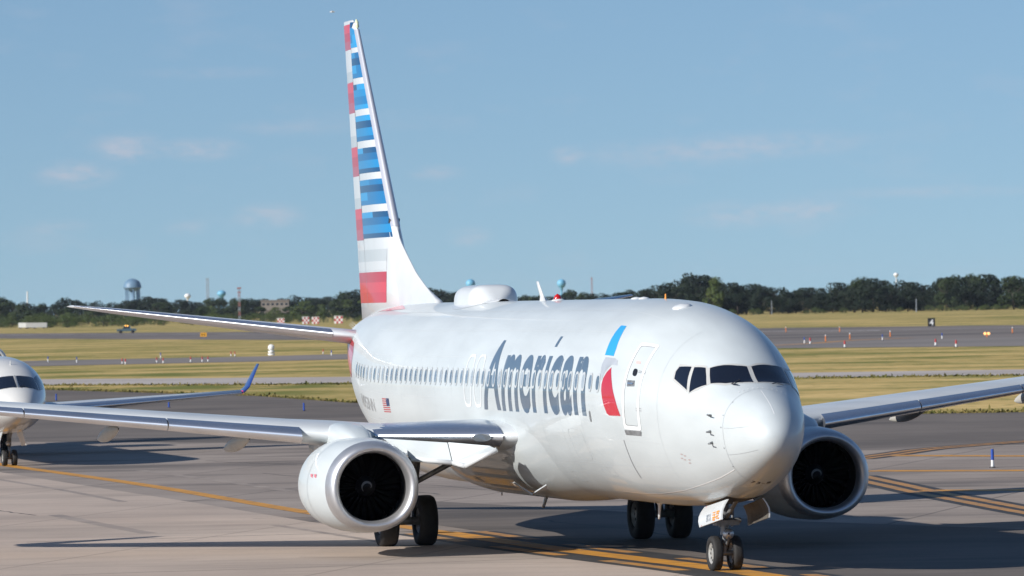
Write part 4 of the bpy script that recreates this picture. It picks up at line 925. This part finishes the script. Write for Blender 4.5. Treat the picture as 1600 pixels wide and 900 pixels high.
for sg in (1, -1):
    st = []
    for y in (0.9, 2.5, 4.2, 6.5, 9.0, 11.4):
        c = np.interp(y, [0.9, 4.2, 11.4], [5.6, 3.5, 1.5]); st.append((15.3 + (y - .9) * 0.56, sg * y, 1.52 + (y - .9) * 0.052, c, 0.115, (0, 1), 0.0))
    jw = loft('wing', st, WINGTOP, JET)
    V = []; x, yt, yc = airfoil(60)
    for (sl, y, z, c, tc_, nv, tw) in st:
        P = [(xx, yc_ + tc_ * t_) for xx, t_, yc_ in zip(x, yt, yc) if xx < .10][::-1] + [(xx, yc_ - tc_ * t_) for xx, t_, yc_ in zip(x, yt, yc) if xx < .05][1:]
        for xx, h in P: V.append((sl + xx * c - .012, y, z + h * c * 1.03))
    fixn(mesh('leading_edge', V, grid_faces(6, len(P), False), CHROME, jw))
    sl, y, z, c = st[-1][:4]; stl = [(sl, y, z, c, .1, (0, 1), 0)]
    for dy, dz, ds, ch, a in ((.18, .05, .22, .9, 25), (.38, .22, .42, .75, 52), (.58, .56, .70, .6, 58), (.88, 1.06, 1.10, .36, 58)): stl.append((sl + ds, y + sg * dy, z + dz, c * ch, .08, (-sg * math.sin(R(a)), math.cos(R(a))), 0))
    loft('winglet', stl, JBLUE, JET, 0.0)
    mb = MB(); mb.lathe((sl + .25, y + sg * .05, z + .02), (-1, 0, 0), [(0, .01), (.03, .06), (.10, .055), (.16, .01)], 10); mb.build('navigation_light', mat('nav_red' if sg < 0 else 'nav_green', (0.7, 0.01, 0.02) if sg < 0 else (0.02, .4, .1), .2, emit=((1, 0.05, 0.08), .8) if sg < 0 else None), JET, True)
    mb = MB(); mb.lathe((24.5, sg * 2.35, 3.3), (1, 0, 0), [(0.05, .55), (0, .60), (.08, .68), (.6, .75), (2.2, .72), (3.2, .5), (3.2, .42)], 32); mb.build('engine', JWHITE, JET, True)
    mb = MB(); mb.tube((17.6 + 3.2, sg * 2.05, .5), (17.6 + 3.1, sg * 1.9, 1.5), .1); mb.build('main_gear_strut', GEAR, JET, True)
    for d in (-.28, .28): wheel(JET, (20.8, sg * (2.05 + d), .45), .46, .30, .22, sg)
    st2 = [(34.0 + t * 1.9, sg * t * 4.2, 7.3 - t * .1, 2.2 * (1 - t) + 1.1 * t, .09, (0, 1), 0) for t in (0, .5, 1)]; loft('stabiliser', st2, JWHITE, JET, 0)
st2 = [(29.5 + t * 3.6, 0, 3.4 + t * 4.0, 5.4 * (1 - t) + 3.0 * t, .1, (1, 0), 0) for t in (0, .33, .66, 1)]; loft('fin', st2, JBLUE, JET, 0)
mb = MB(); mb.tube((NG, 0, .3), (NG, 0, .75), .045); mb.tube((NG, 0, .7), (NG - .1, 0, 1.4), .075); mb.tube((NG, -.2, .27), (NG, .2, .27), .05); mb.tube((NG - .05, 0, .9), (NG - .9, 0, 1.3), .04)
mb.build('nose_gear_strut', GEAR, JET, True)
mb = MB(); mb.lathe((NG - .12, .06, .78), (-1, 0, 0), [(0, .01), (.02, .08), (.1, .08), (.12, .01)], 12); mb.build('taxi_lamp', SATIN, JET, True)
for sg in (1, -1):
    wheel(JET, (NG, sg * .17, .275), .28, .17, .15, sg)
    mb = MB(); mb.poly([(NG + .5, sg * .34, 1.2), (NG - .9, sg * .34, 1.26), (NG - .8, sg * .50, .72), (NG + .3, sg * .50, .68)]); o = mb.build('nose_gear_door', JWHITE, JET); md = o.modifiers.new('t', 'SOLIDIFY'); md.thickness = .03

# ------------------------------------------------------------------ airfield furniture
def P0(px, py): return gnd(px, py)
RW = mat('marker_red', (0.42, 0.05, 0.05), .5); WW = mat('marker_white', (0.75, 0.75, 0.73), .5); BM = mat('marker_blue', (0.02, 0.07, 0.35), .4); OM = mat('marker_orange', (0.8, .22, .03), .5)
def marker(name, px, py, h, r, cols, label, cat, group):
    p = P0(px, py); e = empty(name, p); tag(e, label, cat, group); z = 0; n = len(cols); r = r * (.62 if group and 'edge lights' not in group else 1)
    mb = MB(); mb.lathe((0, 0, 0), (0, 0, 1), [(0, r * 2.0), (h * .04, r * 2.0), (h * .07, r * .9)], 12); mb.build('base', BLK, e, True)
    for nm, mt_, f in cols:
        mb = MB(); a, b = z * h, (z + f) * h; mb.lathe((0, 0, 0), (0, 0, 1), [(a + h * .05, r), (b + h * .05, r * .92), (b + h * .05, .001)], 12); o = mb.build(nm, mt_, e, True); sharp(o); z += f
    return e
marker('edge_marker', 1551, 731, .58, .05, [('white_band', WW, .36), ('blue_band', BM, .56)], 'blue and white edge marker post between the yellow lines', 'marker post', None)
for px, py in ((88, 626), (264, 637), (475, 642)): marker('edge_light', px, py, .42, .05, [('post', BM, .9)], 'thin blue edge light on the pavement behind the left wing', 'edge light', 'blue edge lights behind the wing')
for px, py in ((75, 566), (120, 567), (251, 560), (518, 556)): marker('edge_marker', px, py, .62, .09, [('white_band', WW, .5), ('blue_band', BM, .45)], 'small blue topped white marker beside the distant left taxiway', 'marker post', 'blue and white markers on the left')
for px, py in ((191, 569), (196, 569.5), (245, 567), (255, 568), (298, 566), (316, 566), (325, 565.5), (361, 557), (367, 557), (505, 553.5)): marker('hazard_marker', px, py, .6, .10, [('white_band', WW, .4), ('red_band', RW, .5)], 'small red and white marker along the distant left taxiway', 'marker post', 'red and white markers on the left')
for px, py in ((1257, 537), (1379, 532), (1472, 530)): marker('edge_marker', px, py, .75, .11, [('white_band', WW, .5), ('blue_band', BM, .45)], 'small blue and white marker beside the runway at right', 'marker post', 'blue and white markers on the right')
for px, py in ((1266, 537.5), (1320, 543), (1462, 540), (1494, 542.5)): marker('hazard_marker', px, py, .75, .16, [('white_band', WW, .4), ('red_band', RW, .5)], 'small red and white marker beside the runway at right', 'marker post', 'red and white markers on the right')
for px, py in ((1228, 519), (1312, 519), (1290, 534), (1328, 531), (1391, 527), (1582, 521)): marker('work_post', px, py, .85, .10, [('post', OM, .75), ('white_band', WW, .18)], 'slim orange post on the grey runway at right', 'marker post', 'orange posts at right')
# paired orange lights, runway sign 4, yellow direction sign
e = empty('runway_light', P0(1542, 527)); tag(e, 'orange post with two bright orange lamps at the right runway edge', 'light')
mb = MB(); mb.tube((0, 0, 0), (0, 0, .55), .06); mb.build('post', OM, e)
LAMP = mat('lamp_orange', (0.9, .3, .05), .3, emit=((1, .5, .2), 1.6))
for d in (-.22, .22):
    mb = MB(); mb.lathe((d, .1, .45), (0, -1, 0), [(0, .05), (.06, .16), (.16, .17), (.22, .12), (.23, .001)], 12); mb.build('lamp', LAMP, e, True)
def sign(px, py, w_, h, face, txt, tcol, label, name):
    e = empty(name, P0(px, py)); tag(e, label, 'sign')
    mb = MB(); mb.box((0, 0, h / 2 + .12), (w_, .18, h)); mb.build('board', face, e)
    for d in (-.3, .3): mb = MB(); mb.tube((d * w_, 0, 0), (d * w_, 0, .13), .04, n=8); mb.build('leg', DARK, e)
    for bm in glyphs(txt, .02):
        xs = [v.co.x for v in bm.verts]; cx = (min(xs) + max(xs)) / 2
        for v in bm.verts: v.co = ((v.co.x - cx) * h * 1.0, -.096, .12 + h * .14 + v.co.y * h)
        me = bpy.data.meshes.new('digit'); bm.to_mesh(me); bm.free(); me.materials.append(tcol); link('digit', me, e)
sign(1455.5, 511, 1.2, 1.35, BLK, '4', WW, 'black runway distance sign with white numeral 4 in the grass', 'runway_sign')
e = empty('direction_sign', P0(318, 527.5)); tag(e, 'small orange yellow sign board beside the far left runway', 'sign')
mb = MB(); mb.box((0, 0, .55), (1.2, .15, .75)); mb.build('board', mat('sign_yellow', (0.75, .36, .02), .5), e)
for d in (-.4, .4): mb = MB(); mb.tube((d, 0, 0), (d, 0, .2), .04, n=8); mb.build('leg', DARK, e)
for d in (-.25, .2): mb = MB(); mb.box((d, -.08, .55), (.18, .02, .4)); mb.build('sign_mark', BLK, e)
e = empty('white_beacon', P0(424, 555)); tag(e, 'white round topped beacon cabinet standing in the golden grass', 'beacon')
mb = MB(); mb.lathe((0, 0, .86), (0, -1, 0), [(-.12, .01), (-.1, .36), (.1, .36), (.14, .01)], 20); mb.build('round_head', WW, e, True)
mb = MB(); mb.lathe((0, 0, 0), (0, 0, 1), [(0, .38), (.16, .40), (.18, .2), (.24, .2), (.26, .36), (.46, .38), (.50, .12), (.56, .12)], 18); mb.build('stacked_base', WW, e, True)
# red and white chequered shelters
def shelter(px, py, w_, h, lab):
    w_ *= .85; h *= .85; p = P0(px, py); e = empty('equipment_shelter', p); tag(e, lab, 'shelter', 'chequered shelters'); mb = MB(); mb.box((0, 0, h / 2), (w_, 2.2, h)); mb.build('cabin', WW, e)
    n = 4; rows = 3
    for i in range(n):
        for j in range(rows):
            if (i + j) % 2: 
                mb = MB(); mb.box((-w_ / 2 + (i + .5) * w_ / n, -1.104, (j + .5) * h / rows), (w_ / n, .01, h / rows)); mb.build('red_panel', RW, e)
    mb = MB(); mb.box((0, 0, h + .06), (w_ + .2, 2.4, .12)); mb.build('roof', WW, e)
shelter(439, 506.5, 2.6, 2.2, 'leftmost small red and white chequered shelter by the trees'); shelter(478, 506, 2.6, 2.6, 'left half of the paired chequered shelters before the trees'); shelter(493, 506, 2.6, 2.5, 'right half of the paired chequered shelters before the trees'); shelter(529, 505.3, 3.2, 2.7, 'red chequered shelter just left of the airliner tail')
# pickup truck with an amber beacon
p = P0(198, 520.5); e = empty('pickup_truck', p); tag(e, 'dark teal pickup truck with lit amber roof beacons on the far runway', 'truck')
TEAL = mat('truck_paint', (0.06, .11, .14), .4, coat=.5)
prof = [(-2.3, .45), (-2.3, 1.0), (-1.0, 1.05), (-.55, 1.62), (.75, 1.65), (.95, 1.1), (2.3, 1.08), (2.3, .45)]
mb = MB(); V = [(x, -.9, z) for x, z in prof] + [(x, .9, z) for x, z in prof]; n = len(prof); mb.add(V, [tuple(range(n)), tuple(range(n, 2 * n))] + [(i, (i + 1) % n, n + (i + 1) % n, n + i) for i in range(n)]); mb.build('body', TEAL, e)
mb = MB(); mb.poly([(-.85, -.91, 1.12), (-.5, -.91, 1.55), (.1, -.91, 1.57), (.1, -.91, 1.12)]); mb.poly([(.18, -.91, 1.12), (.18, -.91, 1.57), (.68, -.91, 1.58), (.82, -.91, 1.14)]); mb.build('side_window', GLASS, e)
for x in (-1.45, 1.45):
    for y in (-.8, .8): mb = MB(); mb.lathe((x, y - .12, .38), (0, 1, 0), [(0, .05), (0, .38), (.24, .38), (.24, .05)], 18); mb.build('wheel', RUBBER, e, True)
for x in (-.25, .25): mb = MB(); mb.lathe((x, 0, 1.66), (0, 0, 1), [(0, .12), (.18, .12), (.26, .04)], 10); mb.build('amber_beacon', mat('amber_lamp', (0.9, .4, .05), .3, emit=((1, .42, .06), 3)) if 'amber_lamp' not in bpy.data.materials else bpy.data.materials['amber_lamp'], e, True)
# a low group of white service trailers by the left trees
for px, w_, col, lab in ((37, 3.4, WW, 'white box trailer at the far left edge of the trees'), (49, 3.4, mat('trailer_grey', (.45, .45, .44), .5), 'light grey box trailer second from the left edge'), (62, 5.0, bpy.data.materials['trailer_grey'], 'long grey box trailer third from the left edge')):
    e = empty('box_trailer', P0(px, 513.5)); tag(e, lab, 'trailer', 'trailers by the left trees'); mb = MB(); mb.box((0, 0, 1.2), (w_, 2.2, 1.6)); mb.build('box', col, e)
    for d in (-.3, .3): mb = MB(); mb.lathe((d * w_, -1.0, .4), (0, 1, 0), [(0, .02), (0, .4), (.25, .4), (.25, .02)], 14); mb.build('wheel', RUBBER, e, True)

# ------------------------------------------------------------------ far towers and masts
TOWB = mat('tower_blue_hazed', (0.15, .26, .38), .5, vary=.2, vscale=.2); TOWL = mat('tower_light_blue', (0.16, .42, .60), .45); WHT2 = mat('tank_white', (0.75, .75, .74), .45)  # legged tower's blue is paled, putting distance haze into its colour
def tower_legs(px, top, wpx, Y, label):
    a = at(px, top, Y); k = Y / FPX; r = wpx / 2 * k; e = empty('water_tower', (a.x, Y, -.02)); tag(e, label, 'water tower'); zt = a.z
    mb = MB(); mb.lathe((0, 0, zt), (0, 0, -1), [(0, .05), (r * .12, r * .45), (r * .35, r * .8), (r * .7, r * .98), (r * .95, r), (r * 1.0, r * 1.04), (r * 1.05, r), (r * 1.25, r * .8), (r * 1.4, r * .45), (r * 1.45, .05)], 32); t = mb.build('tank', TOWB, e, True)
    for i in range(8):
        c, s_ = math.cos(i * math.pi / 4 + .2), math.sin(i * math.pi / 4 + .2); mb = MB(); mb.tube((c * r * .82, s_ * r * .82, 0), (c * r * .78, s_ * r * .78, zt - r * 1.1), r * .07, n=10); mb.build('leg', TOWB, e, True)
    mb = MB(); mb.tube((0, 0, 0), (0, 0, zt - r * 1.3), r * .26, n=16); mb.build('riser_pipe', TOWB, e, True)
tower_legs(206.5, 435, 28, 3600, 'blue water tower standing on columns above the left trees')
def tower_ball(px, top, wpx, Y, mt_, label, squash=1.0):
    a = at(px, top, Y); r = wpx / 2 * Y / FPX; e = empty('water_tower', (a.x, Y, -.02)); tag(e, label, 'water tower'); zt = a.z
    mb = MB(); mb.lathe((0, 0, zt), (0, 0, -1), [(r * squash * (1 - math.cos(t)), max(.02, r * math.sin(t))) for t in np.linspace(0, 2.3, 12)] + [(r * squash * 2.0, r * .38), (r * squash * 2.7, r * .2)], 28); mb.build('tank', mt_, e, True)
    mb = MB(); mb.lathe((0, 0, 0), (0, 0, 1), [(0, r * .5), (r * 1.0, r * .24), (max(r * 1.5, zt - r * 2.2), r * .2)], 16); mb.build('stem', mt_, e, True)
tower_ball(735, 436, 15, 3700, TOWL, 'light blue ball water tower just above the satellite dome'); tower_ball(877, 436, 14, 3700, TOWL, 'light blue ball water tower on a thin stem right of the antenna')
tower_ball(293, 458.5, 10, 3700, WHT2, 'small white ball water tower among the left trees', .8); tower_ball(346, 453.5, 14, 3700, TOWL, 'pale blue domed water tower among the left trees', .75); tower_ball(1400, 426, 8, 3300, WHT2, 'small white ball tower top above the right trees', .8)
def mast(px, top, base, Y, wpx, mts, label, lattice=True, platform=False, name='radio_mast'):
    a = at(px, top, Y); k = Y / FPX; hw = wpx / 2 * k; e = empty(name, (a.x, Y, -.02)); tag(e, label, 'mast'); H = a.z; n = 8
    for i in range(n):
        mb = MB(); z0, z1 = H * i / n, H * (i + 1) / n
        if lattice:
            for sx in (-1, 1):
                for sy in (-1, 1): mb.tube((sx * hw, sy * hw, z0), (sx * hw, sy * hw, z1), hw * .28, n=6)
            mb.tube((-hw, -hw, z0), (hw, -hw, z1), hw * .18, n=6); mb.tube((hw, -hw, z0), (-hw, -hw, z1), hw * .18, n=6)
        else: mb.tube((0, 0, z0), (0, 0, z1), hw * (1 - .3 * i / n), n=12)
        mb.build('section', mts[i % len(mts)], e)
    if platform:
        mb = MB(); mb.box((0, 0, H + .2), (hw * 5, hw * 5, .5)); mb.box((0, 0, H - 1.2), (hw * 4, hw * 4, .4)); mb.build('platform', mts[0], e)
MR = mat('mast_red_hazed', (.30, .13, .12), .5); MG = mat('mast_grey', (.28, .31, .35), .5)  # mast red dulled, distance haze put into its colour
mast(324, 434, 470, 3400, 3.2, [MG], 'grey lattice radio mast above the left trees'); mast(373.5, 451, 505, 1960, 2.6, [MR, MG], 'red banded lattice tower with top platform left of the tail', True, True)
mast(924.5, 433, 470, 3300, 2.0, [MR], 'thin red radio mast behind the white fuselage'); mast(42.5, 455, 475, 3400, 3.0, [WHT2], 'plain white pole above the far left trees', False, name='white_pole')
for px, py in ((925 + 507, 484), (1432, 484)): pass
mast(1431.5, 467, 484, 1860, 1.6, [MG], 'short grey pole before the right trees', False, name='lamp_pole'); mast(1205.5, 469, 488, 1900, 1.2, [MG], 'faint grey pole before the trees right of the nose', False, name='lamp_pole')
a = at(430, 470.5, 2750); e = empty('low_building', (a.x, 2750, -.02)); tag(e, 'long beige flat roofed building behind the left trees', 'building')
mb = MB(); mb.box((0, 0, a.z / 2), (13, 8, a.z)); mb.build('wall', mat('beige_wall', (.22, .19, .165), .7), e); mb = MB(); mb.box((0, 0, a.z + .3), (13.6, 8.6, .6)); mb.build('roof', mat('roof_brown', (.2, .17, .15), .7), e)
for i in range(6): mb = MB(); mb.box((-5.4 + i * 2.15, -4.02, a.z - 1.4), (1.2, .06, 1.0)); mb.build('window', GLASS, e)

# ------------------------------------------------------------------ trees
def leaf_mat(name, a, b):
    mt = mat(name, a, .7, spec=.2, vary=1, vscale=.55, vcol=b, lo=.35, hi=.7, detail=3); return mt
LEAF = [leaf_mat('leaves_dark', (0.009, .018, .011), (.022, .034, .015)), leaf_mat('leaves_mid', (.020, .035, .014), (.042, .060, .021)), leaf_mat('leaves_light', (.055, .085, .024), (.10, .125, .04))]
BARK = mat('bark', (.07, .055, .045), .9, vary=.4, vscale=3)
def make_tree(seed, H, Wd, leaves, mt_, low=0.12):
    r = np.random.default_rng(seed); root = empty('tree')
    mb = MB(); mb.tube((0, 0, 0), (r.normal(0, .15), 0, H * .5), H * .028, H * .016, 8)
    for k in range(5):
        a = r.uniform(0, 6.28); z0 = H * r.uniform(.25, .5); mb.tube((0, 0, z0), (math.cos(a) * Wd * .3, math.sin(a) * Wd * .3, z0 + H * .28), H * .010, H * .004, 6)
    mb.build('trunk', BARK, root, True)
    nb = 16; ctr = []
    for k in range(nb):
        t = r.uniform(low + .08, .86); rad = Wd / 2 * math.sin(math.pi * min(1, (t - low + .12) / (1.06 - low))) ** .7
        a = r.uniform(0, 6.28); q = math.sqrt(r.uniform(0, 1)) * rad * .75; ctr.append((math.cos(a) * q, math.sin(a) * q, t * H, r.uniform(.13, .24) * (Wd + H) / 2 * .9))
    per = leaves // nb; V = []; 
    for (x, y, z, rr) in ctr:
        d = r.normal(size=(per, 3)); d /= np.linalg.norm(d, axis=1, keepdims=True); rad = rr * r.uniform(.55, 1.06, (per, 1)) ** .5
        c = np.array([x, y, z]) + d * rad * np.array([1, 1, .85]); n = d + r.normal(0, .55, (per, 3)); n /= np.linalg.norm(n, axis=1, keepdims=True)
        t1 = np.cross(n, r.normal(size=(per, 3))); t1 /= np.linalg.norm(t1, axis=1, keepdims=True); t2 = np.cross(n, t1); sz = r.uniform(.16, .42, (per, 1)) * H / 11
        q = np.stack([c - t1 * sz, c - t2 * sz * .7, c + t1 * sz, c + t2 * sz * .7], 1); V.append(q.reshape(-1, 3))
    V = np.vstack(V); V[:, 2] = np.maximum(V[:, 2], .2); i = np.arange(len(V) // 4) * 4
    cr = mesh('crown', V, np.stack([i, i + 1, i + 2, i + 3], 1), mt_, root, smooth=False)
    return root
protos = [make_tree(11, 11, 11, 2600, LEAF[0], .04), make_tree(12, 11, 9, 2400, LEAF[0], .04), make_tree(13, 11, 12, 2600, LEAF[0], .02), make_tree(14, 11, 8.5, 2200, LEAF[1], .02), make_tree(15, 11, 10, 2400, LEAF[1], .03), make_tree(16, 11, 9, 2300, LEAF[2], .02)]
used = [False] * len(protos)
def put_tree(k, px, top, Y, label, group, wide=1.0, base_z=-.02):
    a = at(px, top, Y); h = a.z - base_z
    o = protos[k] if not used[k] else copy_tree(protos[k]); used[k] = True
    o.location = (a.x, Y, base_z); s_ = h / 10.9; o.scale = (s_ * wide, s_ * wide, s_); o.rotation_euler = (0, 0, random.uniform(0, 6.28)); tag(o, label, 'tree', group); return o
right_top = [(990, 452), (1005, 447), (1040, 432), (1075, 424), (1110, 426), (1140, 432), (1160, 437), (1180, 436), (1200, 445), (1215, 448), (1240, 444), (1270, 439), (1300, 440), (1310, 434), (1340, 430), (1370, 425), (1385, 431), (1400, 437), (1420, 430), (1445, 436), (1460, 440), (1475, 424), (1500, 422), (1530, 423), (1550, 425), (1556, 441), (1575, 431), (1600, 428), (1680, 430)]
left_top = [(-40, 464), (0, 462), (20, 470), (60, 470), (100, 465), (115, 464), (140, 470), (180, 471), (195, 466), (230, 460), (245, 458), (265, 465), (285, 463), (310, 466), (340, 464), (360, 461), (400, 465), (450, 464), (480, 459), (510, 461), (540, 450), (560, 447), (620, 446), (670, 445), (690, 452), (715, 455), (760, 458), (810, 457), (860, 456), (890, 451), (930, 456), (960, 455), (1000, 447)]
def tops(T, x): return float(np.interp(x, [p[0] for p in T], [p[1] for p in T]))
def rlab(x): return 'tall dark tree of the grove above the cockpit' if x < 1230 else ('mid row dark tree between the nose and the numeral sign' if x < 1455 else 'right end dark tree beyond the numeral sign')
def llab(x): return 'distant dark tree between the left edge and the blue water tower' if x < 207 else ('distant dark tree between the blue water tower and the tail fin' if x < 600 else 'distant dark tree peeping over the airliner roof')
def blab(x): return 'bushy mid green tree in front, left of the blue water tower' if x < 207 else 'bushy mid green tree in front, right of the blue water tower'
rt = random.Random(21)
x = 975
while x < 1670:
    t_ = tops(right_top, x); put_tree(rt.choice((0, 1, 2, 0, 1, 3)), x, t_ + rt.uniform(-1, 5), rt.uniform(1960, 2080), rlab(x), rlab(x), rt.uniform(.9, 1.15)); x += rt.uniform(9, 20)
x = 985
while x < 1670:
    t_ = tops(right_top, x); put_tree(rt.choice((0, 1, 2)), x, t_ + rt.uniform(12, 26), rt.uniform(1925, 1960), rlab(x), rlab(x), rt.uniform(1.0, 1.5)); x += rt.uniform(12, 24)
put_tree(5, 1114, 433, 1915, 'lighter green tree standing before the dark grove above the nose', None, .85)
put_tree(4, 1478, 432, 1918, 'mid green tree at the front of the tall right grove', None, .9); put_tree(4, 1583, 430, 1915, 'bright edged tree at the far right edge', None, 1.2)
x = -45
while x < 985:
    t_ = tops(left_top, x); put_tree(rt.choice((0, 1, 2, 3)), x, t_ + rt.uniform(-1, 4), rt.uniform(2750, 2950), llab(x), llab(x), rt.uniform(1.0, 1.4)); x += rt.uniform(9, 19)
x = -45
while x < 580:
    t_ = tops(left_top, x); put_tree(rt.choice((3, 4, 4, 5, 0)), x, t_ + rt.uniform(9, 26), rt.uniform(2350, 2600), blab(x), blab(x), rt.uniform(1.2, 2.0)); x += rt.uniform(11, 24)
# scrub along the foot of the trees
scr = make_tree(31, 11, 16, 1300, LEAF[2], .0); scr.name = 'shrub'; first = True
for k in range(96):
    if k < 70: px, py, Y = rt.uniform(-30, 570), rt.uniform(488, 500), rt.uniform(2000, 2250)
    else: px, py, Y = rt.uniform(1120, 1640), rt.uniform(478, 483), rt.uniform(1880, 1910)
    a = at(px, py - .0135 * 0, Y); o = scr if first else copy_tree(scr); first = False
    h = max(1.2, a.z if Y > 2000 else rt.uniform(1.0, 2.2)); o.location = (a.x, Y, -.02); o.scale = (h / 7, h / 7, h / 10.8); o.rotation_euler = (0, 0, rt.uniform(0, 6))
    tag(o, 'low green shrub at the foot of the left trees' if k < 70 else 'low green shrub at the foot of the right trees', 'shrub', 'shrubs left' if k < 70 else 'shrubs right')

# a bird high above the fin
e = empty('bird', at(519.5, 18.5, 420)); tag(e, 'tiny white bird gliding in the sky above the tail fin', 'bird')
V = []
for x, r_ in ((-.2, .01), (-.12, .045), (0, .055), (.1, .04), (.2, .012)):
    for j in range(8): t = 2 * math.pi * j / 8; V.append((x, r_ * math.cos(t), r_ * math.sin(t)))
mb = MB(); mb.add(V, grid_faces(5, 8)); mb.build('body', WW, e, True)
for sg in (1, -1): mb = MB(); mb.poly([(-.05, 0, .01), (.09, 0, .01), (.06, sg * .3, .07), (-.06, sg * .52, .02), (-.08, sg * .3, .06)]); mb.build('bird_wing', WW, e)

# ------------------------------------------------------------------ summer haze
hz = MB(); hz.box((0, 3800, 19), (3400, 8200, 46.0)); ho = hz.build('haze', []); ho['kind'] = 'stuff'
tag(ho, 'thin bluish summer haze over the whole airfield', 'haze')
hm = bpy.data.materials.new('haze'); hm.use_nodes = True; t = hm.node_tree; t.nodes.clear()
vo = t.nodes.new('ShaderNodeVolumePrincipled'); vo.inputs['Color'].default_value = (0.72, 0.83, 1.0, 1); vo.inputs['Density'].default_value = 0.00002; vo.inputs['Anisotropy'].default_value = 0.0
om = t.nodes.new('ShaderNodeOutputMaterial'); t.links.new(vo.outputs[0], om.inputs['Volume']); ho.data.materials.append(hm)
